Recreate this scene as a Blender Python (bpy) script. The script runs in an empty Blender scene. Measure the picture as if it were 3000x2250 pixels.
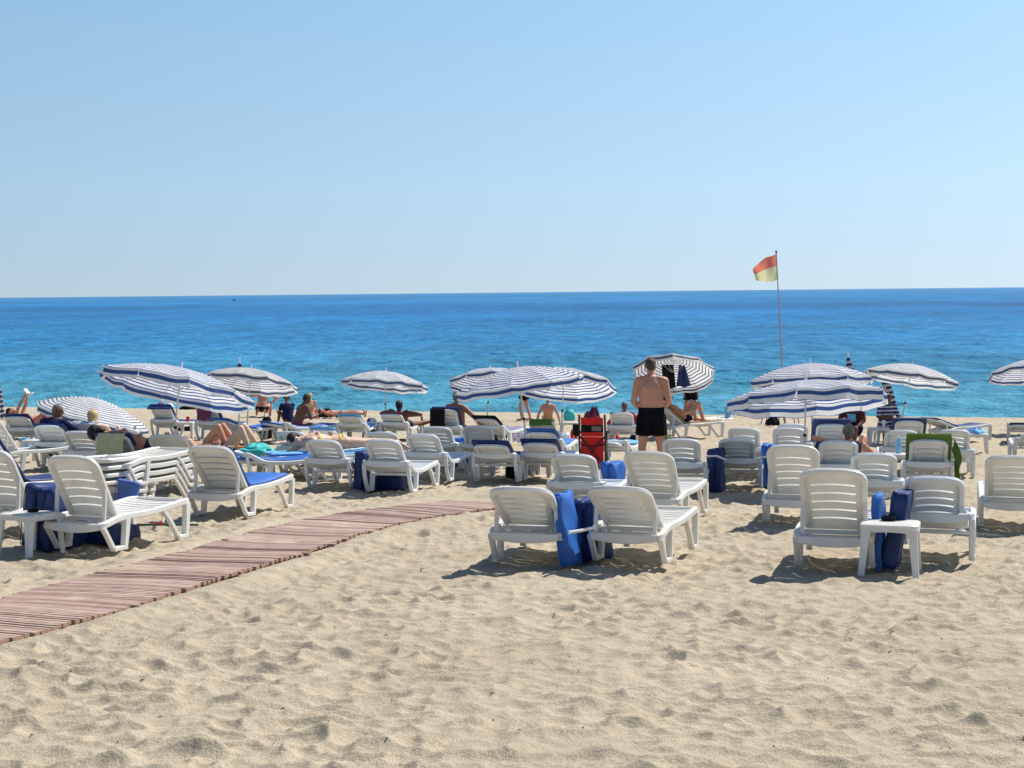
import bpy, math, random
import numpy as np
from mathutils import Vector, Matrix, Quaternion
R = math.radians
random.seed(7); RNG = np.random.default_rng(11)
S = bpy.context.scene
COL = S.collection

# ------------------------------------------------------------------ camera
F = 4300.0                      # focal length in photo pixels (photo is 3000 px wide)
CAMZ = 1.85
PITCH = math.atan(268.5/F); ROLL = math.atan(31/3000.0)
cam_d = bpy.data.cameras.new('camera'); cam = bpy.data.objects.new('camera', cam_d); COL.objects.link(cam)
cam_d.sensor_width = 36; cam_d.lens = 36*F/3000; cam_d.clip_start = .1; cam_d.clip_end = 200000
fw = Vector((0, math.cos(PITCH), -math.sin(PITCH)))
r0 = Vector((1,0,0)); u0 = r0.cross(fw)
cr = (r0*math.cos(ROLL) - u0*math.sin(ROLL)).normalized()
cu = (u0*math.cos(ROLL) + r0*math.sin(ROLL)).normalized()
cam.matrix_world = Matrix(((cr.x,cu.x,-fw.x,0),(cr.y,cu.y,-fw.y,0),(cr.z,cu.z,-fw.z,CAMZ),(0,0,0,1)))
S.camera = cam
# ------------------------------------------------------------------ sky and sun
SKY_T = [(.87,.77,.69,1), (.93,.91,.81,1), (.89,1.0,.90,1), (.46,.58,.68,1)]
SUN_EL, SUN_AZ = 52.0, 53.0     # azimuth measured from the view direction towards the right
sdir = Vector((math.cos(R(SUN_EL))*math.sin(R(SUN_AZ)), math.cos(R(SUN_EL))*math.cos(R(SUN_AZ)), math.sin(R(SUN_EL))))
W = bpy.data.worlds.new('World'); S.world = W; W.use_nodes = True
nt = W.node_tree; bg = nt.nodes['Background']
sky = nt.nodes.new('ShaderNodeTexSky'); sky.sky_type = 'NISHITA'; sky.sun_disc = False
sky.sun_elevation = R(SUN_EL); sky.sun_rotation = R(SUN_AZ)
sky.air_density = 1.0; sky.dust_density = 0.6; sky.ozone_density = 2.0; sky.altitude = 0
# the sky is looked up a little above the horizon (no brown haze band) and tinted to the clear blue of the day
tc = nt.nodes.new('ShaderNodeTexCoord'); sx = nt.nodes.new('ShaderNodeSeparateXYZ'); cx = nt.nodes.new('ShaderNodeCombineXYZ')
mz = nt.nodes.new('ShaderNodeMath'); mz.operation = 'MULTIPLY_ADD'; mz.inputs[1].default_value = .86; mz.inputs[2].default_value = .14
nt.links.new(tc.outputs['Generated'], sx.inputs[0]); nt.links.new(sx.outputs[2], mz.inputs[0])
nt.links.new(sx.outputs[0], cx.inputs[0]); nt.links.new(sx.outputs[1], cx.inputs[1]); nt.links.new(mz.outputs[0], cx.inputs[2])
nrm = nt.nodes.new('ShaderNodeVectorMath'); nrm.operation = 'NORMALIZE'; nt.links.new(cx.outputs[0], nrm.inputs[0]); nt.links.new(nrm.outputs[0], sky.inputs[0])
rp = nt.nodes.new('ShaderNodeValToRGB'); nt.links.new(sx.outputs[2], rp.inputs[0]); e = rp.color_ramp.elements
e[0].position = 0.0; e[0].color = SKY_T[0]; e[1].position = .5; e[1].color = SKY_T[3]
for p_, c_ in ((.07, SKY_T[1]), (.21, SKY_T[2])):
    q_ = e.new(p_); q_.color = c_
tm = nt.nodes.new('ShaderNodeMix'); tm.data_type = 'RGBA'; tm.blend_type = 'MULTIPLY'; tm.inputs[0].default_value = 1
nt.links.new(sky.outputs[0], tm.inputs[6]); nt.links.new(rp.outputs[0], tm.inputs[7]); nt.links.new(tm.outputs[2], bg.inputs[0])
bg.inputs[1].default_value = 0.138
sl = bpy.data.lights.new('sun', 'SUN'); sl.energy = 5.0; sl.angle = R(.5); sl.color = (1,.95,.87)
so = bpy.data.objects.new('sun', sl); COL.objects.link(so)
so.rotation_euler = sdir.to_track_quat('Z','Y').to_euler(); so.location = (0,0,30)
S.view_settings.view_transform = 'Standard'; S.view_settings.look = 'None'
S.view_settings.gamma = 1; S.view_settings.exposure = 0.30
S.render.engine = 'CYCLES'

# ------------------------------------------------------------------ placement helpers
GA, GB = .05, .013              # the beach falls towards the sea
def gz(x, y): return -(GA*y + GB*x)
GN = Vector((GB, GA, 1)).normalized(); GQ = Vector((0,0,1)).rotation_difference(GN)
def ray(px, py):
    return (fw + cr*((px-1500)/F) - cu*((py-1125)/F))
def at(px, py, h=0.0):          # the point of the beach (raised by h) seen at that place of the photograph
    d = ray(px, py); t = (CAMZ-h)/(-(d.z + GA*d.y + GB*d.x))
    p = Vector((0,0,CAMZ)) + d*t
    return p
def atY(px, py, Y):
    d = ray(px, py); return Vector((0,0,CAMZ)) + d*(Y/d.y)
def ground_of(p): return Vector((p.x, p.y, gz(p.x, p.y)))
def hd(deg): return Vector((math.sin(R(deg)), math.cos(R(deg)), 0))
def frame(p, heading, slope=True):
    M = Matrix.Rotation(-R(heading), 4, 'Z')
    if slope: M = GQ.to_matrix().to_4x4() @ M
    return Matrix.Translation(p) @ M

# ------------------------------------------------------------------ mesh helpers
def V3(*a): return np.array(a, dtype=float)
def unit(v):
    v = np.asarray(v, float); n = np.linalg.norm(v); return v/(n if n > 1e-9 else 1)
class MB:
    def __init__(s): s.v = []; s.f = []; s.n = 0; s.uv = None
    def add(s, vs, fs):
        vs = np.asarray(vs, float); s.v.append(vs)
        s.f += [tuple(i+s.n for i in f) for f in fs]; s.n += len(vs)
        return s
    def rings(s, rings, closed=False, cap=True):
        m = len(rings[0]); k = len(rings); vs = np.concatenate(rings); fs = []
        for i in range(k if closed else k-1):
            a, b = i*m, ((i+1) % k)*m
            for j in range(m):
                q = (j+1) % m; fs.append((a+j, a+q, b+q, b+j))
        if cap and not closed:
            fs.append(tuple(range(m-1,-1,-1))); fs.append(tuple((k-1)*m+j for j in range(m)))
        return s.add(vs, fs)
    def sweep(s, pts, w, h, up=(0,0,1), closed=False, ch=.28):
        pts = [np.asarray(p, float) for p in pts]; n = len(pts); rr = []
        ws = w if hasattr(w,'__len__') else [w]*n; hs_ = h if hasattr(h,'__len__') else [h]*n
        for i, p in enumerate(pts):
            if closed: t = unit(pts[(i+1)%n]-pts[i-1])
            else: t = unit(pts[min(i+1,n-1)]-pts[max(i-1,0)])
            side = unit(np.cross(t, up)); u2 = np.cross(side, t)
            a, b = ws[i]/2, hs_[i]/2; c = ch*min(a,b)*1.2
            prof = [(a-c,b),(a,b-c),(a,-b+c),(a-c,-b),(-a+c,-b),(-a,-b+c),(-a,b-c),(-a+c,b)]
            rr.append(np.array([p+side*x+u2*y for x, y in prof]))
        return s.rings(rr, closed)
    def tube(s, pts, r, seg=8, closed=False):
        pts = [np.asarray(p, float) for p in pts]; n = len(pts); rs = r if hasattr(r,'__len__') else [r]*n; rr = []
        pu = None
        for i, p in enumerate(pts):
            t = unit(pts[min(i+1,n-1)]-pts[max(i-1,0)])
            if pu is None: pu = unit(np.cross(t, (0,0,1) if abs(t[2]) < .9 else (1,0,0)))
            a = unit(pu - t*np.dot(pu,t)); b = np.cross(t,a); pu = a
            rr.append(np.array([p+rs[i]*(a*math.cos(q)+b*math.sin(q)) for q in np.linspace(0,2*math.pi,seg,endpoint=False)]))
        return s.rings(rr)
    def ell(s, c, rad, seg=16, rot=None):
        c = np.asarray(c,float); rr = []
        for th in np.linspace(-math.pi/2+.12, math.pi/2-.12, seg//2+1):
            ring = np.array([(math.cos(th)*math.cos(q)*rad[0], math.cos(th)*math.sin(q)*rad[1], math.sin(th)*rad[2]) for q in np.linspace(0,2*math.pi,seg,endpoint=False)])
            if rot is not None: ring = ring @ np.array(rot).T
            rr.append(ring + c)
        return s.rings(rr)
    def cap(s, p0, p1, a, b, seg=12):
        p0 = np.asarray(p0,float); p1 = np.asarray(p1,float); L = np.linalg.norm(p1-p0); t = unit(p1-p0)
        ps, rs = [], []
        for q in np.linspace(-math.pi/2+.2, 0, 4): ps.append(p0+t*a*math.sin(q)); rs.append(a*math.cos(q))
        for k in (.33,.66): ps.append(p0+t*L*k); rs.append(a+(b-a)*k)
        for q in np.linspace(0, math.pi/2-.2, 4): ps.append(p1+t*b*math.sin(q)); rs.append(b*math.cos(q))
        return s.tube(ps, rs, seg)
    def box(s, c, size, ch=.12, rz=0, rx=0):
        c = np.asarray(c,float); d = np.array((0,size[1]/2,0.)); ca,sa = math.cos(rz),math.sin(rz)
        m = MB(); m.sweep([-d, d], size[0], size[2], (0,0,1), ch=ch)
        v = m.v[0]
        if rx: v = v @ np.array(((1,0,0),(0,math.cos(rx),-math.sin(rx)),(0,math.sin(rx),math.cos(rx)))).T
        if rz: v = v @ np.array(((ca,-sa,0),(sa,ca,0),(0,0,1))).T
        return s.add(v+c, m.f)
    def lathe(s, prof, seg=16, c=(0,0,0)):
        c = np.asarray(c,float)
        return s.rings([np.array([(r*math.cos(q), r*math.sin(q), z) for q in np.linspace(0,2*math.pi,seg,endpoint=False)])+c for r, z in prof])
    def sheet(s, P, th=.008):    # P: (m,n,3) grid -> closed thin sheet
        P = np.asarray(P,float); m, n, _ = P.shape
        du = np.gradient(P, axis=0); dv = np.gradient(P, axis=1); N = np.cross(du, dv)
        N /= (np.linalg.norm(N, axis=2, keepdims=True)+1e-9)
        A = (P+N*th/2).reshape(-1,3); B = (P-N*th/2).reshape(-1,3); k = m*n; fs = []
        for i in range(m-1):
            for j in range(n-1):
                a = i*n+j; fs.append((a,a+n,a+n+1,a+1)); fs.append((k+a,k+a+1,k+a+n+1,k+a+n))
        for i in range(m-1):
            a=i*n; fs.append((a,k+a,k+a+n,a+n)); a=i*n+n-1; fs.append((a,a+n,k+a+n,k+a))
        for j in range(n-1):
            a=j; fs.append((a,a+1,k+a+1,k+a)); a=(m-1)*n+j; fs.append((a,k+a,k+a+1,a+1))
        return s.add(np.concatenate([A,B]), fs)
    def rbox(s, c, size, r=.04, n=7, wob=0., rx=0, ry=0, rz=0, seed=0):   # soft rounded box (cushion)
        size = np.asarray(size,float)/2; r = min(r, *(size*.98)); vs=[]; fs=[]; idx={}
        def vid(q):
            key = tuple(np.round(q,5))
            if key not in idx: idx[key] = len(vs); vs.append(q)
            return idx[key]
        g = np.linspace(-1,1,n); g = np.sign(g)*np.abs(g)**.75
        for ax in range(3):
            for sg in (-1,1):
                o = [a for a in range(3) if a != ax]
                for i in range(n-1):
                    for j in range(n-1):
                        cs=[]
                        for (a,b) in ((i,j),(i+1,j),(i+1,j+1),(i,j+1)):
                            q = np.zeros(3); q[ax]=sg; q[o[0]]=g[a]; q[o[1]]=g[b]; cs.append(vid(q))
                        if (sg>0) != (ax==1): fs.append(tuple(cs))
                        else: fs.append(tuple(cs[::-1]))
        q = np.array(vs)*size; inn = np.clip(q, -(size-r), size-r); d = q-inn; L = np.linalg.norm(d,axis=1,keepdims=True)+1e-9
        q = inn + d/L*np.minimum(L, r) if r>0 else q
        if wob:
            rg = np.random.default_rng(seed+5)
            for k in range(4):
                w = rg.normal(size=3)*9*(k*.6+1); ph = rg.uniform(0,6.28)
                q = q + np.stack([np.sin(q@w+ph), np.sin(q@w*1.1+ph+2), np.sin(q@w*.9+ph+4)],1)*wob/(k+1)
        M = (Matrix.Rotation(rz,3,'Z')@Matrix.Rotation(ry,3,'Y')@Matrix.Rotation(rx,3,'X'))
        return s.add(q @ np.array(M).T + np.asarray(c,float), fs)
    def mesh(s, name, mat, smooth=True, sharp=38, uv=None):
        me = bpy.data.meshes.new(name); V = np.concatenate(s.v)
        me.from_pydata(V.tolist(), [], s.f)
        if mat: me.materials.append(mat)
        if smooth:
            me.polygons.foreach_set('use_smooth', [True]*len(me.polygons)); me.set_sharp_from_angle(angle=R(sharp))
        if uv is not None:
            l = me.uv_layers.new(name='UVMap'); li = np.zeros(len(me.loops), int); me.loops.foreach_get('vertex_index', li)
            l.data.foreach_set('uv', uv[li].astype(np.float32).ravel())
        me.update(); return me
    def build(s, name, mat, parent=None, smooth=True, sharp=38, M=None, uv=None):
        o = bpy.data.objects.new(name, s.mesh(name, mat, smooth, sharp, uv)); COL.objects.link(o)
        if parent is not None: o.parent = parent
        if M is not None: place(o, M)
        return o
def place(o, M):
    l, q, sc = M.decompose(); o.location = l; o.rotation_mode='XYZ'; o.rotation_euler = q.to_euler(); o.scale = sc
def tag(o, label=None, cat=None, group=None, kind=None):
    if label: o['label'] = label
    if cat: o['category'] = cat
    if group: o['group'] = group
    if kind: o['kind'] = kind
    return o
def thing(name, label, cat, M, group=None):
    o = bpy.data.objects.new(name, None); COL.objects.link(o); o.empty_display_size=.2; place(o, M)
    return tag(o, label, cat, group)
def inst(name, me, parent, loc=(0,0,0), rot=(0,0,0)):
    o = bpy.data.objects.new(name, me); COL.objects.link(o); o.parent = parent; o.location = loc; o.rotation_euler = rot
    return o

# ------------------------------------------------------------------ materials
def newmat(name):
    m = bpy.data.materials.new(name); m.use_nodes = True
    return m, m.node_tree, m.node_tree.nodes['Principled BSDF']
def N(nt, t, **kw):
    n = nt.nodes.new(t)
    for k, v in kw.items():
        if k in n.inputs.keys() if hasattr(n.inputs,'keys') else False: n.inputs[k].default_value = v
        else: setattr(n, k, v)
    return n
def simple(name, col, rough=.6, var=.12, scale=6., bump=0., bscale=60., trans=0., spec=.4, coord='Object', sss=0.):
    m, t, b = newmat(name); L = t.links
    tc = t.nodes.new('ShaderNodeTexCoord'); no = t.nodes.new('ShaderNodeTexNoise'); no.inputs['Scale'].default_value = scale; no.inputs['Detail'].default_value = 5
    L.new(tc.outputs[coord], no.inputs['Vector'])
    mx = t.nodes.new('ShaderNodeMix'); mx.data_type='RGBA'
    c = Vector(col)
    mx.inputs[6].default_value = (*(c*(1-var)),1); mx.inputs[7].default_value = (*[min(1,k) for k in c*(1+var)],1)
    mr = t.nodes.new('ShaderNodeMapRange'); mr.inputs[1].default_value=.3; mr.inputs[2].default_value=.7
    L.new(no.outputs[0], mr.inputs[0]); L.new(mr.outputs[0], mx.inputs[0]); L.new(mx.outputs[2], b.inputs['Base Color'])
    b.inputs['Roughness'].default_value = rough; b.inputs['Specular IOR Level'].default_value = spec
    if sss: b.inputs['Subsurface Weight'].default_value = sss; b.inputs['Subsurface Radius'].default_value=(.02,.008,.004); b.inputs['Subsurface Scale'].default_value=.5
    if bump:
        n2 = t.nodes.new('ShaderNodeTexNoise'); n2.inputs['Scale'].default_value = bscale; n2.inputs['Detail'].default_value = 4
        L.new(tc.outputs[coord], n2.inputs['Vector'])
        bp = t.nodes.new('ShaderNodeBump'); bp.inputs['Strength'].default_value = bump; bp.inputs['Distance'].default_value = .01
        L.new(n2.outputs[0], bp.inputs['Height']); L.new(bp.outputs[0], b.inputs['Normal'])
    if trans:
        tr = t.nodes.new('ShaderNodeBsdfTranslucent'); L.new(mx.outputs[2], tr.inputs[0])
        ms = t.nodes.new('ShaderNodeMixShader'); ms.inputs[0].default_value = trans
        L.new(b.outputs[0], ms.inputs[1]); L.new(tr.outputs[0], ms.inputs[2])
        L.new(ms.outputs[0], t.nodes['Material Output'].inputs[0])
    return m
MT = {}
def weathered(m):
    """grimy patches and a slightly different yellowing on every piece"""
    t = m.node_tree; L = t.links; src = [n for n in t.nodes if n.type=='MIX'][0]
    oi = t.nodes.new('ShaderNodeObjectInfo'); tc = [n for n in t.nodes if n.type=='TEX_COORD'][0]
    va = t.nodes.new('ShaderNodeVectorMath'); va.operation='ADD'; L.new(tc.outputs['Object'], va.inputs[0])
    L.new(oi.outputs['Random'], va.inputs[1]) if False else None
    cx = t.nodes.new('ShaderNodeCombineXYZ'); mu = t.nodes.new('ShaderNodeMath'); mu.operation='MULTIPLY'; mu.inputs[1].default_value=37; L.new(oi.outputs['Random'], mu.inputs[0]); L.new(mu.outputs[0], cx.inputs[0]); L.new(cx.outputs[0], va.inputs[1])
    no = t.nodes.new('ShaderNodeTexNoise'); no.inputs['Scale'].default_value=4.5; no.inputs['Detail'].default_value=6; no.inputs['Roughness'].default_value=.65; L.new(va.outputs[0], no.inputs['Vector'])
    mr = t.nodes.new('ShaderNodeMapRange'); mr.inputs[1].default_value=.54; mr.inputs[2].default_value=.80; mr.inputs[3].default_value=0; mr.inputs[4].default_value=.20; L.new(no.outputs[0], mr.inputs[0])
    d = t.nodes.new('ShaderNodeMix'); d.data_type='RGBA'; d.inputs[7].default_value=(.42,.34,.24,1)
    y = t.nodes.new('ShaderNodeMix'); y.data_type='RGBA'; y.blend_type='MULTIPLY'; y.inputs[7].default_value=(.97,.955,.92,1); L.new(oi.outputs['Random'], y.inputs[0])
    L.new(src.outputs[2], y.inputs[6]); L.new(y.outputs[2], d.inputs[6]); L.new(mr.outputs[0], d.inputs[0])
    for l in list(src.outputs[2].links):
        if l.to_node != y: L.new(d.outputs[2], l.to_socket)
MT['plastic'] = simple('white_plastic', (.82,.81,.77), .36, .05, 3, .05, 40, trans=.20)
weathered(MT['plastic'])
MT['plasticB'] = simple('grey_white_plastic', (.68,.715,.74), .45, .06, 3, .05, 40, trans=.0)
weathered(MT['plasticB'])
MT['sunlit'] = simple('sunlit_blue_vinyl', (.075,.15,.46), .6, .15, 5, .5, 14)  # lighter blue: sun shining through the vinyl is put into its colour
MT['blue'] = simple('blue_vinyl', (.020,.115,.42), .5, .15, 5, .5, 14)
MT['navy'] = simple('navy_vinyl', (.008,.027,.125), .55, .18, 5, .5, 14)
MT['sky'] = simple('light_blue_cloth', (.16,.42,.75), .8, .12, 8, .4, 30)
MT['black'] = simple('black_cloth', (.012,.012,.016), .9, .3, 9, .4, 30, spec=.12)
MT['trunks'] = simple('black_trunks', (.008,.008,.010), .95, .3, 9, .5, 25, spec=.06)
MT['metal'] = simple('pole_metal', (.62,.60,.57), .35, .08, 9, spec=.6)
MT['darkmetal'] = simple('dark_metal', (.02,.02,.022), .4, .2, 9)
MT['red'] = simple('red_cloth', (.62,.015,.015), .7, .12, 8, .5, 30, trans=.12)
MT['yellow'] = simple('yellow_cloth', (.62,.50,.10), .8, .12, 8, .4, 30)
MT['green'] = simple('olive_green_towel', (.095,.18,.03), .95, .2, 10, .9, 90)
MT['turq'] = simple('turquoise_cloth', (.06,.50,.48), .8, .15, 8, .5, 30)
MT['white'] = simple('white_cloth', (.78,.77,.75), .8, .05, 8, .3, 30)
MT['cream'] = simple('pale_yellow_towel', (.58,.55,.30), .95, .1, 9, .6, 60)
MT['purple'] = simple('mauve_cloth', (.20,.12,.25), .85, .35, 14, .4, 30)
MT['hair_dark'] = simple('dark_hair', (.012,.009,.007), .6, .3, 30, .6, 120)
MT['hair_grey'] = simple('grey_hair', (.16,.14,.12), .7, .3, 30, .6, 120)
MT['hair_brown'] = simple('short_brown_hair', (.07,.045,.03), .7, .3, 30, .6, 120)
MT['hair_blond'] = simple('blond_hair', (.50,.36,.17), .6, .25, 30, .6, 120)
def skin(name, c): return simple(name, c, .5, .16, 5, .08, 50, sss=.08, spec=.35)
MT['skinpink'] = skin('fair_skin', (.53,.25,.155)); MT['skintan'] = skin('tanned_skin', (.34,.15,.08))
MT['skindark'] = skin('brown_skin', (.15,.06,.035)); MT['skinpale'] = skin('pale_skin', (.62,.40,.28))
def striped(name, a, b, period, duty=.5, ch=0, trans=0., rough=.7, coord='UV'):
    m, t, bs = newmat(name); L = t.links
    tc = t.nodes.new('ShaderNodeTexCoord'); sp = t.nodes.new('ShaderNodeSeparateXYZ'); L.new(tc.outputs[coord], sp.inputs[0])
    d = t.nodes.new('ShaderNodeMath'); d.operation='DIVIDE'; d.inputs[1].default_value = period; L.new(sp.outputs[ch], d.inputs[0])
    fr = t.nodes.new('ShaderNodeMath'); fr.operation='FRACT'; L.new(d.outputs[0], fr.inputs[0])
    lt = t.nodes.new('ShaderNodeMath'); lt.operation='LESS_THAN'; lt.inputs[1].default_value = duty; L.new(fr.outputs[0], lt.inputs[0])
    mx = t.nodes.new('ShaderNodeMix'); mx.data_type='RGBA'; mx.inputs[6].default_value=(*b,1); mx.inputs[7].default_value=(*a,1)
    L.new(lt.outputs[0], mx.inputs[0])
    no = t.nodes.new('ShaderNodeTexNoise'); no.inputs['Scale'].default_value=3; no.inputs['Detail'].default_value=4; L.new(tc.outputs['Object'], no.inputs['Vector'])
    mr = t.nodes.new('ShaderNodeMapRange'); mr.inputs[1].default_value=.3; mr.inputs[2].default_value=.7; mr.inputs[3].default_value=.86; mr.inputs[4].default_value=1.0; L.new(no.outputs[0], mr.inputs[0])
    mu = t.nodes.new('ShaderNodeMix'); mu.data_type='RGBA'; mu.blend_type='MULTIPLY'; mu.inputs[0].default_value=1
    L.new(mx.outputs[2], mu.inputs[6]); L.new(mr.outputs[0], mu.inputs[7]); L.new(mu.outputs[2], bs.inputs['Base Color'])
    bs.inputs['Roughness'].default_value = rough; bs.inputs['Specular IOR Level'].default_value=.25
    wr = t.nodes.new('ShaderNodeTexNoise'); wr.inputs['Scale'].default_value=5; wr.inputs['Detail'].default_value=3; wr.inputs['Distortion'].default_value=1.2; L.new(tc.outputs['Object'], wr.inputs['Vector'])
    wb = t.nodes.new('ShaderNodeBump'); wb.inputs['Strength'].default_value=.7; wb.inputs['Distance'].default_value=.05; L.new(wr.outputs[0], wb.inputs['Height']); L.new(wb.outputs[0], bs.inputs['Normal'])
    if trans:
        tr = t.nodes.new('ShaderNodeBsdfTranslucent'); L.new(mu.outputs[2], tr.inputs[0])
        ms = t.nodes.new('ShaderNodeMixShader'); ms.inputs[0].default_value = trans
        L.new(bs.outputs[0], ms.inputs[1]); L.new(tr.outputs[0], ms.inputs[2]); L.new(ms.outputs[0], t.nodes['Material Output'].inputs[0])
    return m
for nm_, a_, b_, du in (('canopy', (.055,.125,.37), (.88,.87,.85), .38), ('canopy_g', (.12,.16,.27), (.84,.82,.78), .38), ('canopy_w', (.10,.18,.34), (.88,.87,.85), .34)):
    MT[nm_] = striped('striped_'+nm_, a_, b_, .088, du, trans=.42)
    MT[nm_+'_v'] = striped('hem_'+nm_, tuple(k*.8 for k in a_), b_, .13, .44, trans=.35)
MT['closed'] = striped('furled_stripes', (.015,.03,.13), (.62,.62,.58), .13, .5, ch=1)
MT['plaid'] = striped('patterned_towel', (.05,.03,.12), (.45,.40,.50), .05, .5, ch=1, coord='Object')
MT['redplaid'] = striped('red_patterned_towel', (.30,.03,.05), (.08,.06,.16), .09, .5, coord='Object')
MT['bwstripe'] = striped('navy_white_stripes', (.02,.03,.11), (.55,.56,.62), .09, .55, ch=2, coord='Object')
MT['yelstripe'] = striped('yellow_purple_towel', (.62,.48,.08), (.20,.12,.22), .14, .62, coord='Object')
MT['brownshirt'] = simple('dark_brown_shirt', (.07,.018,.014), .85, .25, 10, .4, 30)
MT['navycloth'] = simple('navy_cloth', (.010,.016,.055), .9, .25, 10, .4, 30, spec=.1)
# ------------------------------------------------------------------ numpy noise
def vnoise(x, y, seed=0):
    xi = np.floor(x).astype(np.int64); yi = np.floor(y).astype(np.int64); fx = x-xi; fy = y-yi
    def h(a, b):
        n = (a*374761393 + b*668265263 + seed*982451653) & 0x7fffffff
        n = ((n ^ (n >> 13))*1274126177) & 0x7fffffff
        return ((n ^ (n >> 16)) & 0xffff)/65535.0
    u = fx*fx*fx*(fx*(fx*6-15)+10); v = fy*fy*fy*(fy*(fy*6-15)+10)
    return (h(xi,yi)*(1-u)+h(xi+1,yi)*u)*(1-v) + (h(xi,yi+1)*(1-u)+h(xi+1,yi+1)*u)*v
def dimples(x, y, cell, seed):
    """trodden sand: overlapping elongated hollows with soft raised rims"""
    gx = x/cell; gy = y/cell; xi = np.floor(gx).astype(np.int64); yi = np.floor(gy).astype(np.int64)
    def h(a,b,k):
        n = (a*73856093 ^ b*19349663 ^ (seed*83492791+k*2971215073)) & 0x7fffffff
        n = ((n ^ (n >> 15))*2246822519) & 0x7fffffff
        return ((n ^ (n >> 13)) & 0xffff)/65535.0
    f1 = np.full(x.shape, 9.); f2 = np.full(x.shape, 9.); dep = np.zeros_like(x)
    for i in (-1,0,1):
        for j in (-1,0,1):
            a, b = xi+i, yi+j
            cx = a+.15+.7*h(a,b,1); cy = b+.15+.7*h(a,b,2); th = (h(a,b,3)-.5)*1.5; el = 1.0+.75*h(a,b,4); st = h(a,b,5)
            dx = gx-cx; dy = gy-cy; c = np.cos(th); s = np.sin(th)
            u = (dx*c+dy*s)/el; v = (-dx*s+dy*c)*el**.5
            d2 = u*u+v*v+.10*st
            m = d2 < f1; f2 = np.where(m, f1, np.minimum(f2, d2)); dep = np.where(m, st, dep); f1 = np.where(m, d2, f1)
    k = np.clip((f2-f1)/.16, 0, 1)                      # rounds the ridge between two hollows a little
    out = np.minimum(f1, .9) - .05*(1-k)**2 - .5
    return out
PATH_C = []     # centre line of the boardwalk, filled below
near_px = [(-160,1925),(0,1888),(203,1831),(380,1780),(542,1729),(700,1683),(813,1648),(950,1602),(1085,1560),(1180,1528),(1288,1512),(1400,1500),(1458,1492),(1540,1478)]
far_px  = [(-300,1812),(0,1749),(122,1712),(300,1663),(475,1621),(640,1590),(813,1560),(960,1533),(1085,1508),(1220,1480),(1356,1462),(1458,1454),(1500,1446),(1560,1436)]
nearW = [at(*p) for p in near_px]
W_PATH = 1.2
def poly_interp(P, n):
    P = np.array([(p.x,p.y) for p in P]); d = np.r_[0, np.cumsum(np.linalg.norm(np.diff(P,axis=0),axis=1))]
    t = np.linspace(0, d[-1], n); return np.stack([np.interp(t,d,P[:,0]), np.interp(t,d,P[:,1])],1), d[-1]
NP, NL = poly_interp(nearW, 60)
k = np.ones(9)/9
NPs = np.stack([np.convolve(np.pad(NP[:,i],4,mode='edge'),k,'valid') for i in (0,1)],1)
NPs[0]=NP[0]; NPs[-1]=NP[-1]
tdir = np.gradient(NPs, axis=0); tdir /= np.linalg.norm(tdir,axis=1,keepdims=True)
perp = np.stack([-tdir[:,1], tdir[:,0]],1)        # towards the far edge
CL = NPs + perp*W_PATH/2

def path_dist(x, y):
    d = np.full(x.shape, 1e9)
    for i in range(0, len(CL)-1):
        a, b = CL[i], CL[i+1]; ab = b-a; t = np.clip(((x-a[0])*ab[0]+(y-a[1])*ab[1])/(ab@ab),0,1)
        d = np.minimum(d, np.hypot(x-a[0]-t*ab[0], y-a[1]-t*ab[1]))
    return d
Q_CREST = 2.92
def sand_z(x, y, fine=1.0, pd=None):
    q = GA*y+GB*x
    z = -np.where(q < Q_CREST, q, Q_CREST+(q-Q_CREST)*3.6)
    wx = x+.06*(vnoise(x*5,y*5,3)-.5); wy = y+.06*(vnoise(x*5,y*5,9)-.5)
    n = dimples(wx, wy, .155, 1)*.080*(.45+.9*vnoise(x*1.7,y*1.7,15)) + dimples(wx*1.0+3, wy+7, .34, 2)*.062*(.3+1.0*vnoise(x*1.2,y*1.2,16))
    n += (vnoise(x*1.1,y*1.1,5)-.5)*.05 + (vnoise(x*.3,y*.3,6)-.5)*.05 + (vnoise(x*8,y*8,7)-.5)*.020 + (vnoise(x*19,y*19,8)-.5)*.008
    n = n*fine
    if pd is not None:
        e = np.clip((pd-W_PATH/2)/.35, 0, 1); bank = .05*np.exp(-((pd-W_PATH/2-.22)/.2)**2)
        n = n*(e*.85+.15) + bank - .024*(1-e)
    fade = np.clip((Q_CREST+.02-q)/.12, .25, 1)
    return z + n*fade
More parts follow.
